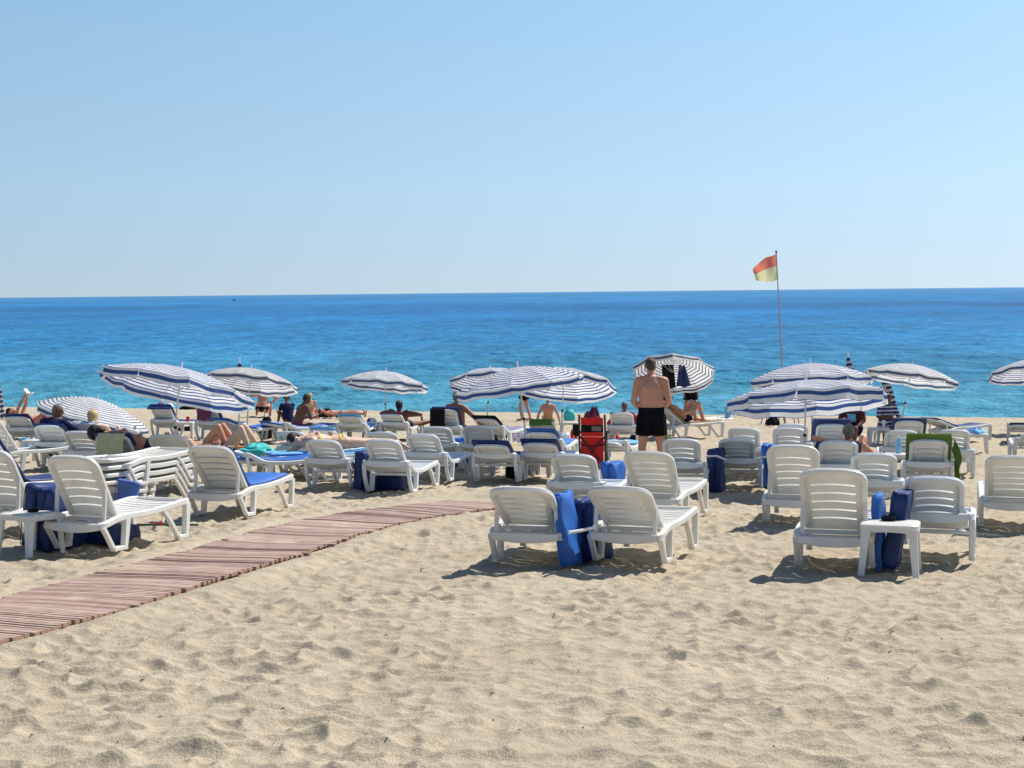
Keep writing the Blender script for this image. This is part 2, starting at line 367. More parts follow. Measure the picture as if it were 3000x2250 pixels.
def build_sand():
    ys = np.concatenate([np.linspace(-25,4.5,16), np.geomspace(5,66,1150), np.linspace(67,110,30)])
    u = np.linspace(-1,1,1000)
    outer = np.array([1.1,1.3,1.7,2.4,3.6,5,8])
    rows = []
    for y in ys:
        hw = .50*max(y,5)+.3; mid = u*hw
        mx = np.array([hw+(120-hw)*((o-1)/7)**1.5 for o in outer])
        rows.append(np.concatenate([-mx[::-1], mid, mx]))
    X = np.array(rows); Y = np.repeat(ys[:,None], X.shape[1], 1)
    pd = np.full(X.shape, 9.); msk = (Y>4)&(Y<26)&(X<3)&(X>-9)
    pd[msk] = path_dist(X[msk], Y[msk])
    fine = np.ones_like(X); fine[:, :6]=.2; fine[:, -6:]=.2; fine[:16]=.3
    Z = sand_z(X, Y, fine, pd)
    m, n = X.shape; co = np.stack([X,Y,Z],2).reshape(-1,3)
    me = bpy.data.meshes.new('sand'); me.vertices.add(m*n); me.vertices.foreach_set('co', co.astype(np.float32).ravel())
    i = np.arange(m-1)[:,None]*n + np.arange(n-1)[None,:]; i = i.ravel()
    fv = np.stack([i,i+1,i+n+1,i+n],1).astype(np.int32); nf = len(fv)
    me.loops.add(nf*4); me.loops.foreach_set('vertex_index', fv.ravel())
    me.polygons.add(nf); me.polygons.foreach_set('loop_start', np.arange(nf, dtype=np.int32)*4)
    me.polygons.foreach_set('use_smooth', np.ones(nf, bool)); me.update(calc_edges=True); me.validate()
    return me
def sand_mat():
    m, t, b = newmat('sand'); L = t.links
    tc = t.nodes.new('ShaderNodeTexCoord')
    def noise(sc, det=4, ro=.55):
        n = t.nodes.new('ShaderNodeTexNoise'); n.inputs['Scale'].default_value=sc; n.inputs['Detail'].default_value=det; n.inputs['Roughness'].default_value=ro
        L.new(tc.outputs['Object'], n.inputs['Vector']); return n
    big = noise(.6); mid = noise(7,5); gr = noise(190,3,.7)
    cr_ = t.nodes.new('ShaderNodeValToRGB'); e = cr_.color_ramp.elements
    e[0].position=.30; e[0].color=(.40,.338,.245,1); e[1].position=.70; e[1].color=(.525,.455,.345,1)
    mixn = t.nodes.new('ShaderNodeMath'); mixn.operation='ADD'
    h1 = t.nodes.new('ShaderNodeMath'); h1.operation='MULTIPLY'; h1.inputs[1].default_value=.5
    h2 = t.nodes.new('ShaderNodeMath'); h2.operation='MULTIPLY'; h2.inputs[1].default_value=.5
    L.new(big.outputs[0],h1.inputs[0]); L.new(mid.outputs[0],h2.inputs[0]); L.new(h1.outputs[0],mixn.inputs[0]); L.new(h2.outputs[0],mixn.inputs[1])
    L.new(mixn.outputs[0], cr_.inputs[0])
    g2 = t.nodes.new('ShaderNodeValToRGB'); e = g2.color_ramp.elements
    e[0].position=.36; e[0].color=(.36,.31,.27,1); e[1].position=.52; e[1].color=(1.05,1.04,1.02,1)
    L.new(gr.outputs[0], g2.inputs[0])
    mu = t.nodes.new('ShaderNodeMix'); mu.data_type='RGBA'; mu.blend_type='MULTIPLY'; mu.inputs[0].default_value=.9
    L.new(cr_.outputs[0], mu.inputs[6]); L.new(g2.outputs[0], mu.inputs[7]); L.new(mu.outputs[2], b.inputs['Base Color'])
    b.inputs['Roughness'].default_value=.95; b.inputs['Specular IOR Level'].default_value=.15
    bp = t.nodes.new('ShaderNodeBump'); bp.inputs['Strength'].default_value=.6; bp.inputs['Distance'].default_value=.006
    L.new(gr.outputs[0], bp.inputs['Height'])
    fn = noise(38,4,.6); b2 = t.nodes.new('ShaderNodeBump'); b2.inputs['Strength'].default_value=.6; b2.inputs['Distance'].default_value=.02
    L.new(fn.outputs[0], b2.inputs['Height']); L.new(b2.outputs[0], bp.inputs['Normal']); L.new(bp.outputs[0], b.inputs['Normal'])
    return m
MT['sand'] = sand_mat()
me = build_sand(); me.materials.append(MT['sand'])
o = bpy.data.objects.new('sand', me); COL.objects.link(o); tag(o, kind='structure')

# ------------------------------------------------------------------ sea
SEA = -3.45
def sea_mat():
    m, t, b = newmat('sea_water'); L = t.links
    g = t.nodes.new('ShaderNodeNewGeometry'); sp = t.nodes.new('ShaderNodeSeparateXYZ'); L.new(g.outputs['Position'], sp.inputs[0])
    def math_(op, a, b_=None):
        n = t.nodes.new('ShaderNodeMath'); n.operation = op
        for i, q in enumerate((a, b_)):
            if q is None: continue
            if isinstance(q, (int,float)): n.inputs[i].default_value = q
            else: L.new(q, n.inputs[i])
        return n.outputs[0]
    off = math_('ADD', math_('MULTIPLY', sp.outputs[1], .968), math_('MULTIPLY', sp.outputs[0], .25))   # metres out from the beach + 57
    inv = math_('DIVIDE', 57.0, math_('MAXIMUM', off, 20.0))      # 1 at the shore, 0 far out
    def noise(scx, scy, det=3, ro=.5, off_=0.):
        mp = t.nodes.new('ShaderNodeMapping'); mp.inputs['Scale'].default_value=(scx,scy,1); mp.inputs['Location'].default_value=(off_,off_,0); mp.inputs['Rotation'].default_value=(0,0,.12)
        L.new(g.outputs['Position'], mp.inputs['Vector'])
        n = t.nodes.new('ShaderNodeTexNoise'); n.inputs['Scale'].default_value=1; n.inputs['Detail'].default_value=det; n.inputs['Roughness'].default_value=ro
        L.new(mp.outputs[0], n.inputs['Vector']); return n.outputs[0]
    band = noise(.004,.02,4,.6)
    band2 = noise(.0012,.0045,3,.6,40)
    inv2 = math_('ADD', inv, math_('MULTIPLY', math_('SUBTRACT', band, .5), math_('MULTIPLY', inv, .55)))
    ramp = t.nodes.new('ShaderNodeValToRGB'); ramp.color_ramp.interpolation='EASE'
    els = ramp.color_ramp.elements
    els[0].position=0.0; els[0].color=(.018,.155,.34,1); els[1].position=1.0; els[1].color=(.075,.265,.34,1)
    for p, c in ((.12,(.016,.125,.30)),(.32,(.020,.143,.30)),(.55,(.032,.172,.30)),(.80,(.050,.215,.315))):
        e = els.new(p); e.color=(*c,1)
    L.new(inv2, ramp.inputs[0])
    mr = t.nodes.new('ShaderNodeMapRange'); mr.inputs[1].default_value=.35; mr.inputs[2].default_value=.65; mr.inputs[3].default_value=.82; mr.inputs[4].default_value=1.22
    L.new(band2, mr.inputs[0])
    mu = t.nodes.new('ShaderNodeMix'); mu.data_type='RGBA'; mu.blend_type='MULTIPLY'; mu.inputs[0].default_value=1
    L.new(ramp.outputs[0], mu.inputs[6]); L.new(mr.outputs[0], mu.inputs[7])
    def mod(src, n, lo, hi):            # light and dark of wind ruffled chop put into the water colour
        r_ = t.nodes.new('ShaderNodeMapRange'); r_.inputs[1].default_value=.36; r_.inputs[2].default_value=.64; r_.inputs[3].default_value=lo; r_.inputs[4].default_value=hi; L.new(n, r_.inputs[0])
        m_ = t.nodes.new('ShaderNodeMix'); m_.data_type='RGBA'; m_.blend_type='MULTIPLY'; m_.inputs[0].default_value=1; L.new(src, m_.inputs[6]); L.new(r_.outputs[0], m_.inputs[7]); return m_.outputs[2]
    c_ = mod(mu.outputs[2], noise(.7,.22,4,.7,21), .80, 1.24)
    c_ = mod(c_, noise(.10,.035,4,.7,31), .90, 1.11)
    c_ = mod(c_, noise(.02,.006,4,.65,35), .88, 1.16)
    L.new(c_, b.inputs['Base Color'])
    b.inputs['Roughness'].default_value=.16; b.inputs['IOR'].default_value=1.33; b.inputs['Specular IOR Level'].default_value=.17
    h = math_('ADD', math_('MULTIPLY', noise(.38,.45,5,.65), 1.4), math_('MULTIPLY', noise(1.8,2.2,3,.6,11), .35))
    h = math_('ADD', h, math_('MULTIPLY', noise(.10,.14,3,.55,5), 3.2))
    bp = t.nodes.new('ShaderNodeBump'); bp.inputs['Strength'].default_value=1.0; bp.inputs['Distance'].default_value=.60
    L.new(h, bp.inputs['Height']); L.new(bp.outputs[0], b.inputs['Normal'])
    # body colour of the water, with the sky mirrored only in part because the chop breaks the mirror
    b.inputs['Specular IOR Level'].default_value=0; b.inputs['Roughness'].default_value=.9
    gl = t.nodes.new('ShaderNodeBsdfGlossy'); gl.inputs['Roughness'].default_value=.18; L.new(bp.outputs[0], gl.inputs['Normal'])
    fr = t.nodes.new('ShaderNodeFresnel'); fr.inputs[0].default_value=1.33; L.new(bp.outputs[0], fr.inputs['Normal'])
    fac = math_('MINIMUM', math_('MULTIPLY', math_('MAXIMUM', math_('SUBTRACT', fr.outputs[0], .22), 0.0), .80), .55)
    ms = t.nodes.new('ShaderNodeMixShader'); L.new(fac, ms.inputs[0]); L.new(b.outputs[0], ms.inputs[1]); L.new(gl.outputs[0], ms.inputs[2]); L.new(ms.outputs[0], t.nodes['Material Output'].inputs[0])
    return m
MT['sea'] = sea_mat()
def build_sea():
    ys = np.concatenate([[38,50], np.geomspace(58,620,640), np.geomspace(640,60000,40)])
    u = np.linspace(-1,1,760); outer = np.array([1.15,1.5,2.2,3.5,6])
    uu = np.concatenate([-outer[::-1], u, outer])
    X = uu[None,:]*(ys[:,None]*.385+1.5); Y = np.repeat(ys[:,None], X.shape[1], 1)
    c, s_ = math.cos(.35), math.sin(.35); xr = X*c-Y*s_; yr = X*s_+Y*c
    gust = .55+.9*vnoise(X*.02, Y*.035, 60)
    def octv(L, amp, seed, an=1.):      # one octave of chop, fading out where the mesh gets too coarse for it
        cell = Y*.0040; f_ = np.clip((L/cell-1.5)/2.5, 0, 1)
        n = vnoise(xr/L, yr/(L*an), seed); return (1-np.abs(2*n-1)**.8-.45)*amp*f_
    Z = octv(11,.10,50,.7) + octv(5.5,.13,51,.8) + octv(2.2,.12,52,1.) + octv(1.1,.11,53,1.1) + octv(.55,.045,54)
    Z = Z*gust*np.clip((620-Y)/250,0,1)*np.clip((Y-45)/14,0,1)
    Z[:, :5] *= .3; Z[:, -5:] *= .3
    Z += SEA
    m, n = X.shape; co = np.stack([X,Y,Z],2).reshape(-1,3)
    me = bpy.data.meshes.new('sea'); me.vertices.add(m*n); me.vertices.foreach_set('co', co.astype(np.float32).ravel())
    i = (np.arange(m-1)[:,None]*n + np.arange(n-1)[None,:]).ravel(); fv = np.stack([i,i+1,i+n+1,i+n],1).astype(np.int32)
    me.loops.add(len(fv)*4); me.loops.foreach_set('vertex_index', fv.ravel())
    me.polygons.add(len(fv)); me.polygons.foreach_set('loop_start', np.arange(len(fv), dtype=np.int32)*4)
    me.polygons.foreach_set('use_smooth', np.ones(len(fv), bool)); me.update(calc_edges=True)
    me.materials.append(MT['sea']); o = bpy.data.objects.new('sea', me); COL.objects.link(o); return o
tag(build_sea(), kind='structure')

# ------------------------------------------------------------------ roll-out boardwalk
def wood_mat():
    m, t, b = newmat('boardwalk_wood'); L = t.links
    tc = t.nodes.new('ShaderNodeTexCoord'); uv = t.nodes.new('ShaderNodeSeparateXYZ'); L.new(tc.outputs['UV'], uv.inputs[0])
    wn = t.nodes.new('ShaderNodeTexWhiteNoise'); wn.noise_dimensions='1D'; L.new(uv.outputs[0], wn.inputs['W'])
    no = t.nodes.new('ShaderNodeTexNoise'); no.inputs['Scale'].default_value=9; no.inputs['Detail'].default_value=5; L.new(tc.outputs['Object'], no.inputs['Vector'])
    ad = t.nodes.new('ShaderNodeMath'); ad.operation='ADD'; ad.inputs[1].default_value=0
    m1 = t.nodes.new('ShaderNodeMath'); m1.operation='MULTIPLY'; m1.inputs[1].default_value=.45; L.new(wn.outputs[0], m1.inputs[0])
    m2 = t.nodes.new('ShaderNodeMath'); m2.operation='MULTIPLY'; m2.inputs[1].default_value=.6; L.new(no.outputs[0], m2.inputs[0])
    L.new(m1.outputs[0], ad.inputs[0]); L.new(m2.outputs[0], ad.inputs[1])
    cr_ = t.nodes.new('ShaderNodeValToRGB'); e = cr_.color_ramp.elements
    e[0].position=.2; e[0].color=(.24,.145,.110,1); e[1].position=.8; e[1].color=(.45,.315,.255,1)
    L.new(ad.outputs[0], cr_.inputs[0])
    ends = t.nodes.new('ShaderNodeMath'); ends.operation='GREATER_THAN'; ends.inputs[1].default_value=.5; L.new(uv.outputs[1], ends.inputs[0])
    mx = t.nodes.new('ShaderNodeMix'); mx.data_type='RGBA'; mx.inputs[7].default_value=(.34,.21,.14,1)
    sn = t.nodes.new('ShaderNodeTexNoise'); sn.inputs['Scale'].default_value=2.2; sn.inputs['Detail'].default_value=7; sn.inputs['Roughness'].default_value=.7; L.new(tc.outputs['Object'], sn.inputs['Vector'])
    sm = t.nodes.new('ShaderNodeMapRange'); sm.inputs[1].default_value=.52; sm.inputs[2].default_value=.70; sm.inputs[4].default_value=.75; L.new(sn.outputs[0], sm.inputs[0])
    sd = t.nodes.new('ShaderNodeMix'); sd.data_type='RGBA'; sd.inputs[7].default_value=(.50,.42,.31,1); L.new(sm.outputs[0], sd.inputs[0]); L.new(cr_.outputs[0], sd.inputs[6])
    L.new(ends.outputs[0], mx.inputs[0]); L.new(sd.outputs[2], mx.inputs[6]); L.new(mx.outputs[2], b.inputs['Base Color'])
    b.inputs['Roughness'].default_value=.8
    return m
MT['wood'] = wood_mat()
def build_path():
    n = len(CL); d = np.r_[0, np.cumsum(np.linalg.norm(np.diff(CL,axis=0),axis=1))]
    pitch = .068; k = int(d[-1]/pitch); V=[]; Fs=[]; UV=[]
    rg = np.random.default_rng(3)
    for i in range(k):
        s = i*pitch; c = np.array([np.interp(s,d,CL[:,0]), np.interp(s,d,CL[:,1])])
        t = unit(np.array([np.interp(s,d,tdir[:,0]), np.interp(s,d,tdir[:,1])])); p = np.array((-t[1],t[0]))
        t = unit(t+p*rg.normal(0,.006)); p = np.array((-t[1],t[0]))
        a = W_PATH/2; off = rg.normal(0,.012); w = pitch-.010 - abs(rg.normal(0,.002)); 
        if rg.random() < .07: off -= rg.uniform(.03,.10)
        if rg.random() < .05: w -= .02
        tilt = rg.normal(0,.0018); zz = .003+.006*math.sin(s*2.1)+.004*math.sin(s*5.7)
        base = len(V); m_ = 7
        for e, x in enumerate(np.linspace(-a+off, a+off, m_)):
            for (q, h) in ((-w/2,.016-tilt),(w/2,.016+tilt),(w/2,-.012),(-w/2,-.012)):
                pt = c + p*x + t*q
                bow = .006*math.sin(x*4+s*.8)
                V.append((pt[0],pt[1],gz(pt[0],pt[1])+zz+h+bow)); UV.append((i*.37+.1, 0.))
        for e in range(m_-1):
            for j in range(4):
                q=(j+1)%4; A=base+e*4; B=A+4; Fs.append((A+j,B+j,B+q,A+q))
        # end faces get their own vertices so that the sawn ends can look raw
        for e in (0, m_-1):
            b2 = len(V)
            for j in range(4): V.append(V[base+e*4+j]); UV.append((i*.37+.1, 1.))
            Fs.append((b2,b2+1,b2+2,b2+3) if e==0 else (b2+3,b2+2,b2+1,b2))
    mb = MB(); mb.add(V, Fs)
    return mb.build('boardwalk_path', MT['wood'], None, smooth=False, uv=np.array(UV))
tag(build_path(), kind='structure')
# ------------------------------------------------------------------ sun loungers
BACK_L = .665
LT = {  # two makes: A broad cream backs, B narrower grey backs on a higher rear rail
 'A': dict(bar=(-.33,.275), rail=[(-.33,.275),(-.17,.30),(0,.335),(.35,.33),(.75,.355),(1.0,.385),(1.15,.395)], bw=.55, hinge=.345, mat='plastic'),
 'B': dict(bar=(-.34,.45), rail=[(-.34,.45),(-.2,.40),(-.05,.32),(.1,.30),(.4,.295),(.75,.33),(1.15,.365)], bw=.485, hinge=.30, mat='plasticB'),
}
HW = .335
def rz(t, y):
    r = LT[t]['rail']; return float(np.interp(y, [a for a,b in r], [b for a,b in r]))
LM = {}
def smooth_pts(pts, n=5):
    P = np.array(pts, float)
    for _ in range(2):
        Q = [P[0]]
        for a, b in zip(P[:-1], P[1:]): Q += [a*.75+b*.25, a*.25+b*.75]
        Q.append(P[-1]); P = np.array(Q)
    return P
def loop_leg(t, rear, sx):
    mb = MB(); x = sx*HW; zf = .0
    if rear: pts_a = [(x,-.31,rz(t,-.31)-.02),(x,-.26,.2),(x,-.16,.06),(x,-.12,.018)]; pts_b = [(x,.075,rz(t,.07)-.02),(x,.06,.16),(x,.035,.018)]; ya, yb = -.125,.04
    else: pts_a = [(x,.70,rz(t,.70)-.02),(x,.84,.2),(x,.95,.06),(x,.985,.018)]; pts_b = [(x,1.13,rz(t,1.12)-.02),(x,1.125,.16),(x,1.10,.018)]; ya, yb = .98,1.105
    a = smooth_pts(pts_a); b = smooth_pts(pts_b)
    mb.sweep(a, .052, np.linspace(.05,.042,len(a)), (0,1,0)); mb.sweep(b, .058, np.linspace(.095,.060,len(b)), (0,1,0))
    mb.sweep([(x,ya-.02,.028),(x,yb+.025,.028)], .060, .045)
    return mb
def lounger_meshes(t):
    if t in LM: return LM[t]
    d = LT[t]; m = MT[d['mat']]; out = {}
    mb = MB(); yb, zb = d['bar']
    for sx in (-1,1):
        pts = smooth_pts([(sx*HW*.9, yb, zb-.01), (sx*HW, yb+.05, zb)] + [(sx*HW,y,z) for y, z in d['rail'][1:-1]] + [(sx*HW,1.10,rz(t,1.1)),(sx*HW*.93,1.165,rz(t,1.15)-.005)])
        mb.sweep(pts, .055, .062)
    # rear cross rail, bowed below, and front cross rail
    xs = np.linspace(-HW*.93, HW*.93, 13)
    mb.sweep([(x, yb-.012*(1-(x/HW)**2), zb-.012-.018*(1-(x/HW)**2)) for x in xs], .05, .058+.036*(1-(xs/HW)**2), (0,0,1))
    mb.sweep([(x, 1.165, rz(t,1.15)-.005) for x in xs], .05, .055)
    mb.sweep([(-HW+.01, .0, d['hinge']-.045),(HW-.01, .0, d['hinge']-.045)], .05, .04)
    # tray behind the hinge with toothed stops
    mb.sweep([(0,yb+.02,zb-.03),(0,-.10,rz(t,-.1)-.035)], .60, .012)
    for sx in (-1,1):
        for k in range(3): mb.box((sx*.24, yb+.06+.05*k, rz(t,yb+.06+.05*k)-.012), (.05,.014,.026))
    out['frame'] = mb.mesh('frame', m)
    mb = MB(); y = .035
    while y < 1.12:
        z = rz(t,y+.04)-.004; z2 = rz(t,y+.07)-.004
        g = np.array([[(x, yy, (z if i==0 else z2)-.014*(1-(x/.31)**2)) for x in np.linspace(-.31,.31,9)] for i, yy in enumerate((y,y+.082))])
        mb.sheet(g, .012); y += .094
    for sx in (-1,1): mb.sweep([(sx*.2,.03,rz(t,.03)-.03),(sx*.2,.6,rz(t,.6)-.03),(sx*.2,1.13,rz(t,1.13)-.03)], .03,.03)
    out['seat'] = mb.mesh('seat', m)
    for nm, rear, sx in (('rl',1,-1),('rr',1,1),('fl',0,-1),('fr',0,1)): out[nm] = loop_leg(t, rear, sx).mesh('leg', m)
    # backrest, lying flat along -y from the hinge; raised by rotating the object
    mb = MB(); w = d['bw']/2; L = BACK_L
    bot = w*.93 if t=='A' else w*.97; pts=[]
    def P(x, v, n=0): return (x, -v, n)
    rc = .11 if t=='A' else .09
    pts.append(P(-bot,0)); pts += [P(-bot-(w-bot)*k/6*1.0, (L-rc)*k/6) for k in range(1,6)]
    for a in np.linspace(0, math.pi/2, 7): pts.append(P(-w+rc-rc*math.cos(a), L-rc+rc*math.sin(a)))
    for x in np.linspace(-w+rc, w-rc, 9)[1:-1]: pts.append(P(x, L+.012*(1-(x/w)**2)))
    for a in np.linspace(math.pi/2, 0, 7): pts.append(P(w-rc+rc*math.cos(a), L-rc+rc*math.sin(a)))
    pts += [P(bot+(w-bot)*k/6*1.0, (L-rc)*k/6) for k in range(5,-1,-1)]
    mb.sweep([(p[0],p[1],p[2]-.008) for p in pts], .058, .058, (0,0,1), ch=.42)
    mb.sweep([P(-bot,0),P(bot,0)], .06, .035)
    # shell made of broad curved slats; the slots arch upwards
    iw = w-.02; top = L-.025; ns = 6 if t=='A' else 6; arch = .024 if t=='A' else .036; v0 = .03; gap=.013 if t=='A' else .011
    marg = .052 if t=='A' else .045
    xs = np.linspace(-iw+marg, iw-marg, 15); X = xs/(iw-marg)
    def bowl(x): return -.014*(1-(x/iw)**2)+.004       # shell bulges to the rear
    edges = [v0 + (top-v0)*k/ns for k in range(ns+1)]
    for k in range(ns):
        a = edges[k] + (gap/2 if k else 0); b = edges[k+1] - (gap/2 if k < ns-1 else 0)
        aa = a + (arch*(1-X**2)-arch if k else 0*X); bb = b + (arch*(1-X**2)-arch if k < ns-1 else 0*X)
        g=[]
        for s_ in np.linspace(0,1,6):
            vv = aa+(bb-aa)*s_; lip = .010*(1-s_)**3 - .010*s_**3       # each slat is slightly louvred
            g.append([P(x, v, bowl(x)-lip) for x, v in zip(xs, vv)])
        mb.sheet(np.array(g), .009)
        if k < ns-1: mb.sweep([P(x, v-.003, bowl(x)-.012) for x, v in zip(xs, bb)], .024, .007, (0,-1,0))   # stiffening lip along the slot
    for sx in (-1,1):                                  # plain side margins of the shell
        x0 = sx*(iw-marg-.001); x1 = sx*(iw+.005)
        g = [[P(x, v, bowl(x)*(1 if abs(x) < iw else 0)) for x in np.linspace(x0, x1, 4)] for v in np.linspace(.0, L-.05, 12)]
        mb.sheet(np.array(g), .010)
    out['back'] = mb.mesh('backrest', m)
    LM[t] = out; return out
SM = {}
def strut_mesh(t, tilt, sx):
    key = (t, tilt, sx)
    if key in SM: return SM[key]
    d = LT[t]; c, s = math.cos(R(tilt)), math.sin(R(tilt)); x = sx*(d['bw']/2+.004)
    v = .34; top = V3(x, -v*c - .02*s, d['hinge']+v*s-.02*c)
    foot = V3(sx*.285, max(d['bar'][0]+.03, top[1]-.02) if tilt > 20 else d['bar'][0]+.03, 0); foot[2] = rz(t, foot[1])-.01
    mb = MB(); mb.sweep([top, top*.5+foot*.5, foot], .026, [.034,.042,.034], (1,0,0))
    SM[key] = mb.mesh('backrest_support', MT[d['mat']]); return SM[key]
LG = 'white plastic sun loungers set out on the beach'
def lounger(t, bx, by, heading, tilt, label, lift=0, group=LG, M=None):
    d = LT[t]
    if M is None:
        pb = at(bx, by, d['bar'][1]+lift); g = ground_of(pb) - hd(heading)*d['bar'][0]; g.z = gz(g.x,g.y)+lift+.012
        M = frame(g, heading)
    r = thing('sun_lounger', label, 'sun lounger', M, group)
    ms = lounger_meshes(t)
    inst('frame', ms['frame'], r); inst('seat', ms['seat'], r)
    for q in ('rl','rr','fl','fr'): inst('leg', ms[q], r)
    inst('backrest', ms['back'], r, (0,0,d['hinge']+.012), (-R(tilt),0,0))
    if tilt > 12:
        for sx in (-1,1): inst('backrest_support', strut_mesh(t, tilt, sx), r)
    r['_t'] = 0; del r['_t']
    return dict(o=r, M=M, t=t, tilt=tilt, hinge=d['hinge'], bw=d['bw'])
def back_pt(l, x, v, n=0):      # lounger coordinates of a point on the backrest (v up it, n in front of it)
    c, s = math.cos(R(l['tilt'])), math.sin(R(l['tilt']))
    return V3(x, -v*c + n*s, l['hinge']+.012+v*s + n*c)
def bed_pad(l, mat, label, w=.60, up=.05, v0=None, front=1.13, cat='cushion', th=.055):
    """mattress lying on the lounger: seat part and back part, in one bent slab"""
    pts = []
    if front > 0:
        for y in np.linspace(front, .10, 9): pts.append(V3(0, y, rz(l['t'],y)+.010+th/2))
        pts.append(back_pt(l, 0, .05, .05)*.5 + V3(0,.04,rz(l['t'],.05)+.05)*.5)
    for v in np.linspace(.12 if front > 0 else (v0 or .0), BACK_L+up, 8): pts.append(back_pt(l, 0, v, .022+th/2))
    mb = MB(); n = len(pts); mb.sweep(pts, [w*(.96 if i in (0,n-1) else 1) for i in range(n)], [th*(.6 if i in (0,n-1) else 1) for i in range(n)], (0,0,1) , ch=.8)
    v = mb.v[0]; v += np.sin(v*17+np.array((1,2,3)))*.003
    o = mb.build('cushion', MT[mat], None, sharp=60, M=l['M'])
    return tag(o, label, cat, 'blue cushions and mattresses')
def drape(l, mat, label, x0, x1, front, back, cat='towel', seed=0, over=.03, hang=None, name='towel', group='towels and clothes on the loungers'):
    rg = np.random.default_rng(seed); rows=[]; us = np.linspace(0,1,13); c, s = math.cos(R(l['tilt'])), math.sin(R(l['tilt']))
    prof = [back_pt(l,0,BACK_L-front*(1-k), .05) for k in np.linspace(0,1,6)]
    prof += [back_pt(l,0,BACK_L+.035, .03), back_pt(l,0,BACK_L+.045, 0), back_pt(l,0,BACK_L+.035,-.035)]
    last = prof[-1]
    for k in np.linspace(.12,1,9): prof.append(last + V3(0,-.012-.01*k,-back*k) if s > .25 else last+V3(0,.0,-back*k))
    ph = rg.uniform(0,6,4); m = len(prof)
    for i, p in enumerate(prof):
        row=[]; h = max(0,(i-8)/(m-8))
        for u in us:
            wv = (math.sin(u*13+ph[0])*.5+math.sin(u*23+ph[1])*.3)*.028*h
            end = (0.12*math.sin(u*3+ph[2]))*h*back*.6
            row.append(p+V3(x0+(x1-x0)*(u+ .06*h*math.sin(u*6+ph[3])*0.5), wv-.02*h, end+.004*math.sin(u*20)))
        rows.append(row)
    mb = MB(); mb.sheet(np.array(rows), .012)
    return tag(mb.build(name, MT[mat], None, sharp=80, M=l['M']), label, cat, group)
def slab(px, py, heading, L, H, T, mat, label, n=2, lean=6, cat='cushion', seed=0, back=False, h=0.):
    """folded mattress standing on edge: px,py is the near bottom corner's middle"""
    g = at(px, py, h); M = frame(g, heading) @ Matrix.Rotation(R(lean), 4, 'Y')
    mb = MB(); rg = random.Random(seed)
    for k in range(n):
        hh = H*(1 - .035*rg.random()) ; x = (k-(n-1)/2)*(T*.93)
        mb.rbox((x, L/2+.02*rg.random(), hh/2-.01), (T, L*(1-.03*rg.random()), hh), min(T*.30,.035), 10, wob=.012, rz=R(rg.uniform(-2,2)), seed=seed*3+k)
    o = mb.build('cushion', MT[mat], None, sharp=80, M=M)
    for k in range(n):                                  # piping round the near face, and a strap
        x = (k-(n-1)/2)*(T*.93); a = T/2-.012; pts=[]
        for (cx_,cz_,a0) in ((a-.02,H-.05,0),(-a+.02,H-.05,90),(-a+.02,.03,180),(a-.02,.03,270)):
            for q in (0,30,60,90): pts.append((x+cx_+.02*math.cos(R(a0+q)), .004, cz_+.02*math.sin(R(a0+q))))
        MB().tube(pts+[pts[0]], .0045, 5).build('piping', MT[mat], o)
    return tag(o, label, cat, 'blue cushions and mattresses')

# ------------------------------------------------------------------ side tables
TM = {}
def table_meshes():
    if TM: return TM
    m = MT['plastic']; mb = MB(); a = .235
    def sq(r, c, z):
        pts=[]
        for (sx,sy,a0) in ((1,1,0),(-1,1,90),(-1,-1,180),(1,-1,270)):
            for q in np.linspace(0,90,5): pts.append((sx*(r-c)+c*math.cos(R(a0+q)), sy*(r-c)+c*math.sin(R(a0+q)), z))
        return np.array(pts)
    mb.rings([sq(a-.02,.05,.385), sq(a,.06,.378), sq(a,.06,.418), sq(a-.012,.055,.428), sq(a-.03,.05,.429)])
    TM['top'] = mb.mesh('tabletop', m)
    mb = MB(); rr=[]
    for z, r, wd in ((.385,.0,.085),(.30,.002,.07),(.15,.008,.058),(0,.018,.05)):
        x = .226+r
        rr.append(np.array([(x,x,z),(x-wd,x,z),(x-wd,x-.02,z),(x-.022,x-.022,z),(x-.02,x-wd,z),(x,x-wd,z)]))
    mb.rings(rr); TM['leg'] = mb.mesh('leg', m, sharp=25)
    mb = MB()
    for k in range(4):
        ax = (0,1) if k%2==0 else (1,0); sg = 1 if k < 2 else -1; q = .226*sg
        mb.sweep([(-.17*ax[1]+q*ax[0], -.17*ax[0]+q*ax[1], .375),(0+q*ax[0],0+q*ax[1],.382),(.17*ax[1]+q*ax[0],.17*ax[0]+q*ax[1],.375)], .015,.035)
    TM['apron'] = mb.mesh('apron', m)
    return TM
def table(px, py, heading, label, h=0, TS=1.0):
    g = at(px, py, h); g = ground_of(g); g.z -= .012
    r = thing('side_table', label, 'side table', frame(g, heading) @ Matrix.Scale(TS,4), 'small white plastic side tables')
    t = table_meshes(); inst('tabletop', t['top'], r); inst('apron', t['apron'], r)
    for k in range(4): inst('leg', t['leg'], r, (0,0,0), (0,0,k*math.pi/2))
    return dict(o=r, M=frame(g, heading) @ Matrix.Scale(TS,4))

